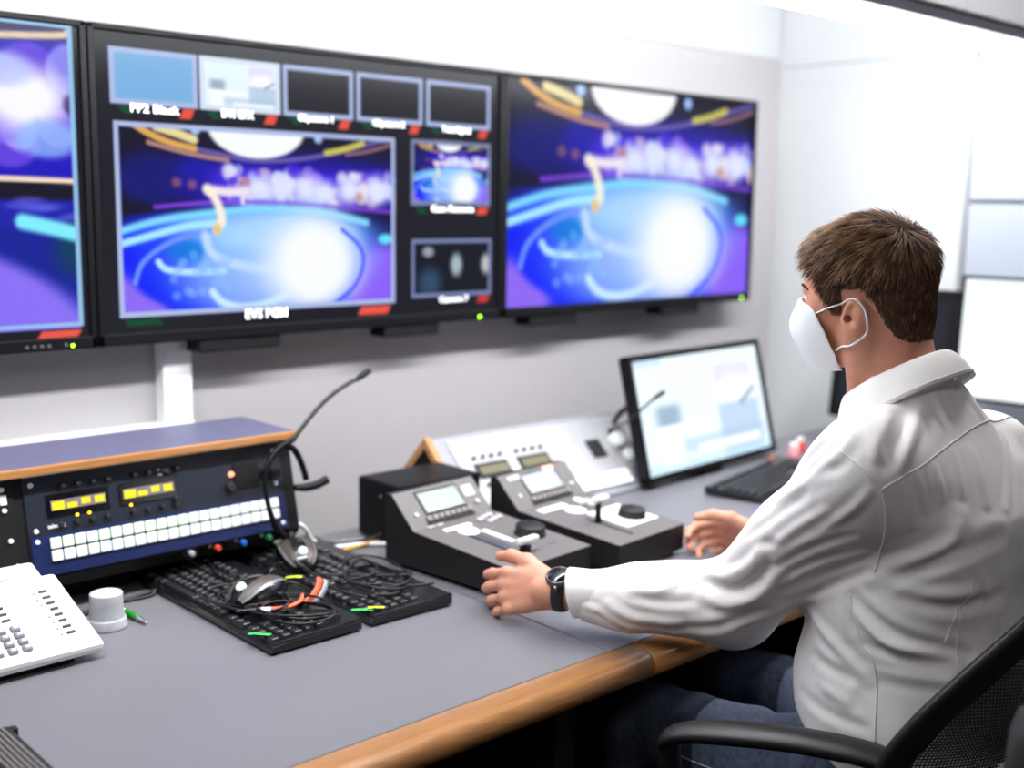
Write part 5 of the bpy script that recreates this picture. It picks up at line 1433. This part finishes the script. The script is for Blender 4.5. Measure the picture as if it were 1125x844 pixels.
# soft rumple of the cloth
rs2 = np.random.RandomState(8)
for k in range(26):
    kv = rs2.normal(0, 1, 3); kv = kv / np.linalg.norm(kv) * rs2.uniform(18, 70)
    disp += 0.0009 * (30 / np.linalg.norm(kv)) ** 0.6 * np.sin(Vs @ kv + rs2.uniform(0, 6.28))
Vs = Vs + Ns * disp[:, None]
Ns = normals(Vs, Qs)
shirt = part('shirt', Vs, Qs, M_shirt); tag(shirt, 'white long sleeved cotton shirt')
from mathutils.bvhtree import BVHTree
BV = BVHTree.FromPolygons([tuple(q) for q in Vs], [tuple(int(i) for i in q) for q in Qs])
def snap(pts, n=24, off=0.0006):
    out = []
    for q in spline([tuple(p_) for p_ in pts], n):
        l_, nn, _, _ = BV.find_nearest(q); out.append(tuple(np.array(l_ + nn * off) - PB))
    return out
SEAMS = [
    ([(1.3393, 0.7427, 1.049), (1.3442, 0.7358, 1.0579), (1.3883, 0.716, 1.08), (1.5098, 0.7241, 1.1043), (1.5914, 0.7291, 1.1143), (1.7571, 0.7647, 1.0998)], 0.0011, 'yoke_seam'),
    ([(1.3269, 0.7947, 1.0944), (1.3276, 0.7637, 1.0779), (1.3393, 0.7427, 1.049), (1.3535, 0.7434, 1.0163), (1.3785, 0.7585, 0.9717), (1.3874, 0.7699, 0.927)], 0.0012, 'armhole_seam'),
    ([(1.3896, 0.807, 0.8863), (1.3901, 0.7954, 0.8529), (1.3894, 0.783, 0.8202), (1.3903, 0.7688, 0.8061), (1.3891, 0.7601, 0.7688), (1.3873, 0.7537, 0.6904)], 0.0011, 'side_seam'),
    ([(1.4386, 0.6751, 0.8899), (1.4268, 0.6854, 0.8371)], 0.0008, 'back_pleat'),
    ([(1.45, 0.6661, 0.9271), (1.4405, 0.6741, 0.8634), (1.4408, 0.6717, 0.8135)], 0.0008, 'back_pleat'),
]
for (pts, r, nm) in SEAMS:
    MB().tube(snap(pts, 10 * len(pts)), r, 6, samples=0).build(nm, M_seam, shirt)

# collar: stand and folded leaf
def ring_strip(fn, n, m, closed=False):
    vs_ = [fn(i / n, j / m) for i in range(n + 1) for j in range(m + 1)]
    fs = [(i * (m + 1) + j, (i + 1) * (m + 1) + j, (i + 1) * (m + 1) + j + 1, i * (m + 1) + j + 1) for i in range(n) for j in range(m)]
    return vs_, fs
def solidify(vs_, fs, th):
    V_ = np.array(vs_, float); Q_ = np.array(fs); N_ = normals(V_, Q_)
    k = len(V_); allv = np.concatenate([V_ + N_ * th / 2, V_ - N_ * th / 2])
    from collections import Counter
    ec = Counter()
    for f in fs:
        for a, b in zip(f, f[1:] + f[:1]): ec[(min(a, b), max(a, b))] += 1
    quads = [tuple(f) for f in fs] + [tuple(i + k for i in f[::-1]) for f in fs]
    for f in fs:
        for a, b in zip(f, f[1:] + f[:1]):
            if ec[(min(a, b), max(a, b))] == 1: quads.append((b, a, a + k, b + k))
    return allv, np.array(quads)
CN = np.array([1.541, 0.835, 1.140])
def collar_pt(ang, r, h):
    """ang 0 = back of the neck, +-pi = throat; plane tips down towards the throat"""
    x = -math.sin(ang) * r[0]; y = -math.cos(ang) * r[1]
    z = -(y) * 0.62
    return CN + np.array([x, y, z]) + np.array([0, 0.30, 1.0]) / 1.044 * h
def stand(u, v):
    a_ = (u - 0.5) * 2 * math.radians(172)
    return collar_pt(a_, (0.063 + 0.006 * (1 - v), 0.066 + 0.006 * (1 - v)), -0.045 + 0.071 * v)
def leaf(u, v):
    a_ = (u - 0.5) * 2 * math.radians(160)
    fr = abs(u - 0.5) * 2
    drop = (0.046 + 0.022 * fr ** 3) * v
    flare = 0.003 + 0.026 * v ** 0.8 * (1 - 0.25 * fr ** 4)
    wav = 0.0012 * math.sin(u * 40) * v
    return collar_pt(a_, (0.0645 + flare + wav, 0.0675 + flare + wav), 0.029 + 0.0035 * math.sin(v * math.pi) - drop + 0.003)
for nm, fn, nn, mm, th in (('collar_stand', stand, 60, 4, 0.002), ('collar_leaf', leaf, 72, 8, 0.0028)):
    vs_, fs = ring_strip(fn, nn, mm); av, aq = solidify(vs_, fs, th)
    part(nm, av, aq, M_shirt, shirt)
sl_ = [leaf(i / 60, 0.86) + np.array([0, 0, 0.0]) for i in range(2, 59)]
vs_, fs = ring_strip(leaf, 72, 8)
MB().tube([pt(leaf(i / 60, 0.90) + unit(leaf(i / 60, 0.9) - CN) * 0.0016) for i in range(2, 59)], 0.0008, 5, samples=0).build('collar_stitching', M_seam, shirt)
# cuffs
for s_, (w, e) in enumerate(((WR_L, EL_L), (WR_R, EL_R))):
    d = unit(w - e); x = unit(np.cross(d, [0, 0, 1])); y = np.cross(x, d)
    def cuff(u, v, d=d, x=x, y=y, w=w):
        a_ = u * 2 * math.pi
        r = 0.0375 + 0.0035 * v + 0.0016 * math.sin(3 * a_ + 1)
        return w - d * 0.102 + d * 0.070 * v * (1 + 0.10 * math.sin(a_)) + (x * math.cos(a_) * r * 1.05 + y * math.sin(a_) * r * (1.0 if math.sin(a_) > 0 else 0.9))
    vs_, fs = ring_strip(cuff, 40, 8); av, aq = solidify(vs_, fs, 0.0028)
    part('cuff', av, aq, M_shirt, shirt)

# ---- jeans and shoes
FJ = Field()
FJ.ell((1.585, 0.765, 0.572), (0.180, 0.148, 0.108), None, 0.03)
for hx_, kx in ((1.500, 1.452), (1.680, 1.712)):
    FJ.cap((hx_, 0.79, 0.548), (kx, 1.215, 0.535), 0.092, 0.068, 0.03)
    FJ.cap((kx, 1.215, 0.532), (kx + 0.005, 1.26, 0.10), 0.064, 0.052, 0.025)
Vj, Qj = FJ.mesh((1.30, 0.52, 0.02), (1.90, 1.40, 0.75), 0.006)
Vj = relax(Vj, Qj, 1, 0.5); Nj = normals(Vj, Qj)
dj = np.zeros(len(Vj))
for k in range(14):
    kv = rs2.normal(0, 1, 3) * np.array([0.6, 1.5, 0.8]); kv = kv / np.linalg.norm(kv) * rs2.uniform(30, 110)
    dj += 0.0016 * (40 / np.linalg.norm(kv)) ** 0.5 * np.sin(Vj @ kv + rs2.uniform(0, 6.28))
dj += 0.004 * np.sin((Vj[:, 1] - 0.8) * 150 + 12 * Vj[:, 0] * 3) * np.exp(-((Vj[:, 1] - 0.875) / 0.045) ** 2) * (Vj[:, 2] > 0.52)
Vj = Vj + Nj * dj[:, None]
jn = part('jeans', Vj, Qj, M_jeans); tag(jn, 'faded blue denim jeans')
BJ = BVHTree.FromPolygons([tuple(q) for q in Vj], [tuple(int(i) for i in q) for q in Qj])
sm_ = []
for q in spline([(1.405, 0.76, 0.60), (1.400, 0.83, 0.555), (1.402, 0.95, 0.545), (1.395, 1.1, 0.54)], 40):
    l_, nn, _, _ = BJ.find_nearest(q); sm_.append(tuple(np.array(l_ + nn * 0.0006) - PB))
MB().tube(sm_, 0.0013, 6, samples=0).build('side_seam', mat('denim stitching', rgb(150, 150, 160), 0.8), jn)
M_shoe = mat('black leather shoe', rgb(20, 19, 20), 0.4)
for x in (1.457, 1.717):
    F_ = Field(); F_.cap((x, 1.24, 0.055), (x, 1.40, 0.040), 0.045, 0.038, 0.02); F_.cap((x, 1.26, 0.06), (x, 1.258, 0.11), 0.046, 0.05, 0.02)
    F_.fn(lambda P: 0.004 - P[:, 2], (x, 1.3, 0.05), 0.4, 0.004, 0)
    Vh, Qh = F_.mesh((x - 0.08, 1.15, -0.01), (x + 0.08, 1.47, 0.19), 0.006)
    part('shoe', relax(Vh, Qh, 1), Qh, M_shoe)

# ---- wrist watch and ring
wd_ = unit(WR_L - EL_L)
ha, hb, hn = HLd[0], HLd[1], HLd[2]
cw = WR_L - wd_ * 0.012
dn = unit(hn * 0.72 + hb * 0.30 + np.array([0, 0, 0.55])); dn = unit(dn - wd_ * (dn @ wd_)); ds = np.cross(dn, wd_)
watch = MB().tube([pt(cw + dn * 0.0295 * math.cos(a_) + ds * 0.0305 * math.sin(a_)) for a_ in np.linspace(0, 2 * math.pi, 32, endpoint=False)], 0.011, 10, closed=True, samples=48, flat=0.22, up=tuple(dn)).build('watch_strap', mat('black watch strap', rgb(24, 24, 26), 0.5), man)
Mw = Matrix(((wd_[0], ds[0], dn[0]), (wd_[1], ds[1], dn[1]), (wd_[2], ds[2], dn[2])))
MB().lathe([(0.0195, -0.005), (0.0215, -0.002), (0.0215, 0.003), (0.0205, 0.0055), (0.0180, 0.0062), (0.0178, 0.0045)], pt(cw + dn * 0.0315), 36, Mw).build('watch_case', mat('steel and black watch case', rgb(96, 92, 94), 0.28, 0.8), watch)
MB().lathe([(0.0180, 0.0), (0.0175, 0.0012), (0, 0.0016)], pt(cw + dn * 0.0358), 36, Mw).build('watch_glass', mat('dark watch glass', rgb(14, 16, 30), 0.08, coat=0.5), watch)
MB().cyl(pt(cw + dn * 0.032 + ds * 0.0215), pt(cw + dn * 0.032 + ds * 0.0255), 0.0022, seg=10).build('watch_crown', M_chrome, watch)
def finger_frame(info, i, cur, sp, side):
    a_, b_, n_ = info[0], info[1], info[2]
    yb, xk = [(0.030, 0.088), (0.0100, 0.092), (-0.0105, 0.088), (-0.0295, 0.080)][i]
    p_ = WR_L + a_ * xk + b_ * yb
    s2 = (1.2 - i) * 0.05
    d_ = unit((a_ * math.cos(s2) + b_ * math.sin(s2)) * math.cos(cur) - n_ * math.sin(cur))
    return p_, d_
p_, d_ = finger_frame(HLd, 2, LH['curls'][2][0], 0, 1)
c_ = p_ + d_ * 0.024; x_ = unit(np.cross(d_, hn)); y_ = np.cross(d_, x_)
MB().tube([pt(c_ + x_ * 0.0101 * math.cos(t) + y_ * 0.0101 * math.sin(t)) for t in np.linspace(0, 2 * math.pi, 24, endpoint=False)], 0.0016, 8, closed=True, samples=36).build('ring', mat('gold ring', rgb(236, 190, 110), 0.22, 1.0), man)

# ------------------------------------------------------------------ chairs
M_chair = mat('black chair plastic', rgb(30, 28, 29), 0.42, var=0.12, scale=90, bump=0.15, bscale=500)
M_cseat = mat('black chair fabric', rgb(20, 20, 22), 0.9, var=0.2, scale=300, bump=0.3, bscale=700)
M_net = mat('black chair mesh thread', rgb(26, 25, 26), 0.7)
CB = np.array([1.585, 0.74, 0.0])
ch = thing('office_chair', 'black office chair with mesh back that the man sits on', 'chair', tuple(CB))
cp = lambda q: tuple(np.array(q, float) - CB)
mir = lambda q: (2 * 1.585 - q[0], q[1], q[2])
sb = MB().box((0, 0, 0), (0.47, 0.46, 0.07), 0.03); sb.sm = [True] * len(sb.f)
sb.build('seat', M_cseat, ch, (0.0, 0.03, 0.418))
EDGE = [(1.385, 0.655, 0.545), (1.345, 0.690, 0.62), (1.328, 0.695, 0.69), (1.340, 0.672, 0.745), (1.372, 0.630, 0.81), (1.412, 0.585, 0.875), (1.462, 0.545, 0.935), (1.520, 0.520, 0.97), (1.585, 0.512, 0.985)]
loopp = EDGE + [mir(q) for q in EDGE[-2::-1]] + [(1.72, 0.60, 0.52), (1.585, 0.575, 0.51), (1.45, 0.60, 0.52)]
MB().tube([cp(q) for q in loopp], 0.033, 12, closed=True, samples=160, flat=0.42, up=(0, -1, 0)).build('back_frame', M_chair, ch)
ed = spline(EDGE, 60)
NU, NV = 96, 96
gv = []
for j in range(NV + 1):
    t = j / NV * 0.985
    f_ = t * 59; i0 = min(int(f_), 58); L_ = ed[i0].lerp(ed[i0 + 1], f_ - i0)
    for i in range(NU + 1):
        s = i / NU * 2 - 1
        x = 1.585 + s * (1.585 - L_.x)
        bul = 0.105 * (1 - s * s) * math.sin(min(1, (1 - t) * 1.6 + 0.05) * math.pi / 2)
        gv.append(cp((x, L_.y - bul * 0.75, L_.z - 0.02 * (1 - s * s) * (1 - t))))
gi = np.arange((NU + 1) * (NV + 1)).reshape(NV + 1, NU + 1)
# woven threads: one slim strip per row and column
GV = np.array(gv).reshape(NV + 1, NU + 1, 3)
nv_, nq_ = [], []
def strip(line, nrm, w):
    n0 = sum(len(a_) for a_ in nv_)
    t = np.gradient(line, axis=0); sd_ = np.cross(t, nrm); sd_ /= np.linalg.norm(sd_, axis=1)[:, None] + 1e-9
    pp = np.concatenate([line - sd_ * w, line + sd_ * w, line + nrm * w * 0.9])
    k = len(line); nv_.append(pp); a_ = np.arange(k - 1)
    for (o1, o2) in ((0, k), (k, 2 * k), (2 * k, 0)):
        nq_.append(np.stack([n0 + a_ + o1, n0 + a_ + 1 + o1, n0 + a_ + 1 + o2, n0 + a_ + o2], 1))
gu = np.gradient(GV, axis=1); gw = np.gradient(GV, axis=0); GN = np.cross(gu, gw); GN /= np.linalg.norm(GN, axis=2)[..., None] + 1e-9
for j in range(0, NV + 1): strip(GV[j, ::3], GN[j, ::3], 0.00135)
for i in range(0, NU + 1): strip(GV[::3, i], GN[::3, i], 0.00135)
nt_ = link('back_mesh', mesh_np('back_mesh', np.concatenate(nv_), np.concatenate(nq_), False), M_net, ch); tag(nt_, kind='stuff')
MB().tube([cp((1.585, 0.60, 0.42)), cp((1.585, 0.50, 0.44)), cp((1.585, 0.462, 0.55)), cp((1.585, 0.445, 0.70)), cp((1.585, 0.448, 0.80))], [0.03, 0.035, 0.035, 0.03, 0.025], 12, flat=0.6).build('back_support', M_chair, ch)
for s, f_ in ((0, lambda q: q), (1, mir)):
    MB().tube([cp(f_(q)) for q in ((1.335, 0.700, 0.698), (1.325, 0.745, 0.699), (1.305, 0.82, 0.694), (1.282, 0.90, 0.682), (1.262, 0.965, 0.668), (1.252, 0.996, 0.655), (1.252, 1.006, 0.640))], [0.026, 0.029, 0.030, 0.030, 0.028, 0.026, 0.021], 14, samples=60, flat=0.5, up=(0, 0, 1)).build('armrest', M_chair, ch)
    MB().tube([cp(f_(q)) for q in ((1.252, 1.000, 0.648), (1.257, 1.000, 0.60), (1.275, 0.985, 0.50), (1.31, 0.95, 0.42), (1.40, 0.90, 0.395))], [0.019, 0.020, 0.021, 0.022, 0.02], 12, samples=40, flat=0.6, up=(0, 1, 0)).build('armrest_post', M_chair, ch)
MB().cyl((0, 0.03, 0.10), (0, 0.03, 0.40), 0.025, 0.025, 20).build('gas_column', M_chair, ch)
for k in range(5):
    a_ = 2 * math.pi * k / 5 + 0.3
    ex, ey = 0.30 * math.cos(a_), 0.03 + 0.30 * math.sin(a_)
    MB().tube([(0, 0.03, 0.115), (ex * 0.5, 0.03 + (ey - 0.03) * 0.5, 0.105), (ex, ey, 0.075)], [0.028, 0.024, 0.018], 10, flat=0.7).build('base_leg', M_chair, ch)
    MB().cyl((ex - 0.015 * math.sin(a_), ey + 0.015 * math.cos(a_), 0.03), (ex + 0.015 * math.sin(a_), ey - 0.015 * math.cos(a_), 0.03), 0.03, seg=18, bev=0.003).cyl((ex, ey, 0.03), (ex, ey, 0.08), 0.008, seg=8).build('caster', M_blkm, ch)
# second chair, only its padded back corner reaches into the picture
M_leather = mat('black padded leather', rgb(40, 44, 44), 0.45, var=0.25, scale=30, bump=0.2, bscale=120)
c2 = thing('padded_chair', 'empty black padded chair whose back corner shows at the lower right', 'chair', (1.27, 0.26, 0), math.radians(-37))
pb = MB().box((0, 0, 0), (0.46, 0.09, 0.50), 0.04); pb.sm = [True] * len(pb.f)
pb.build('backrest', M_leather, c2, (0.0, 0.10, 0.665), (0.12, 0, 0))
sb = MB().box((0, 0, 0), (0.48, 0.46, 0.10), 0.04); sb.sm = [True] * len(sb.f)
sb.build('seat', M_leather, c2, (0, -0.14, 0.42))
MB().cyl((0, -0.14, 0.10), (0, -0.14, 0.38), 0.025, 0.025, 20).build('gas_column', M_chair, c2)
for k in range(5):
    a_ = 2 * math.pi * k / 5
    ex, ey = 0.27 * math.cos(a_), -0.14 + 0.27 * math.sin(a_)
    MB().tube([(0, -0.14, 0.115), (ex * 0.5, (ey - 0.14) * 0.5, 0.105), (ex, ey, 0.05)], [0.028, 0.024, 0.018], 10, flat=0.7).build('base_leg', M_chair, c2)
    MB().cyl((ex - 0.012, ey, 0.028), (ex + 0.012, ey, 0.028), 0.028, seg=16, bev=0.003).build('caster', M_blkm, c2)
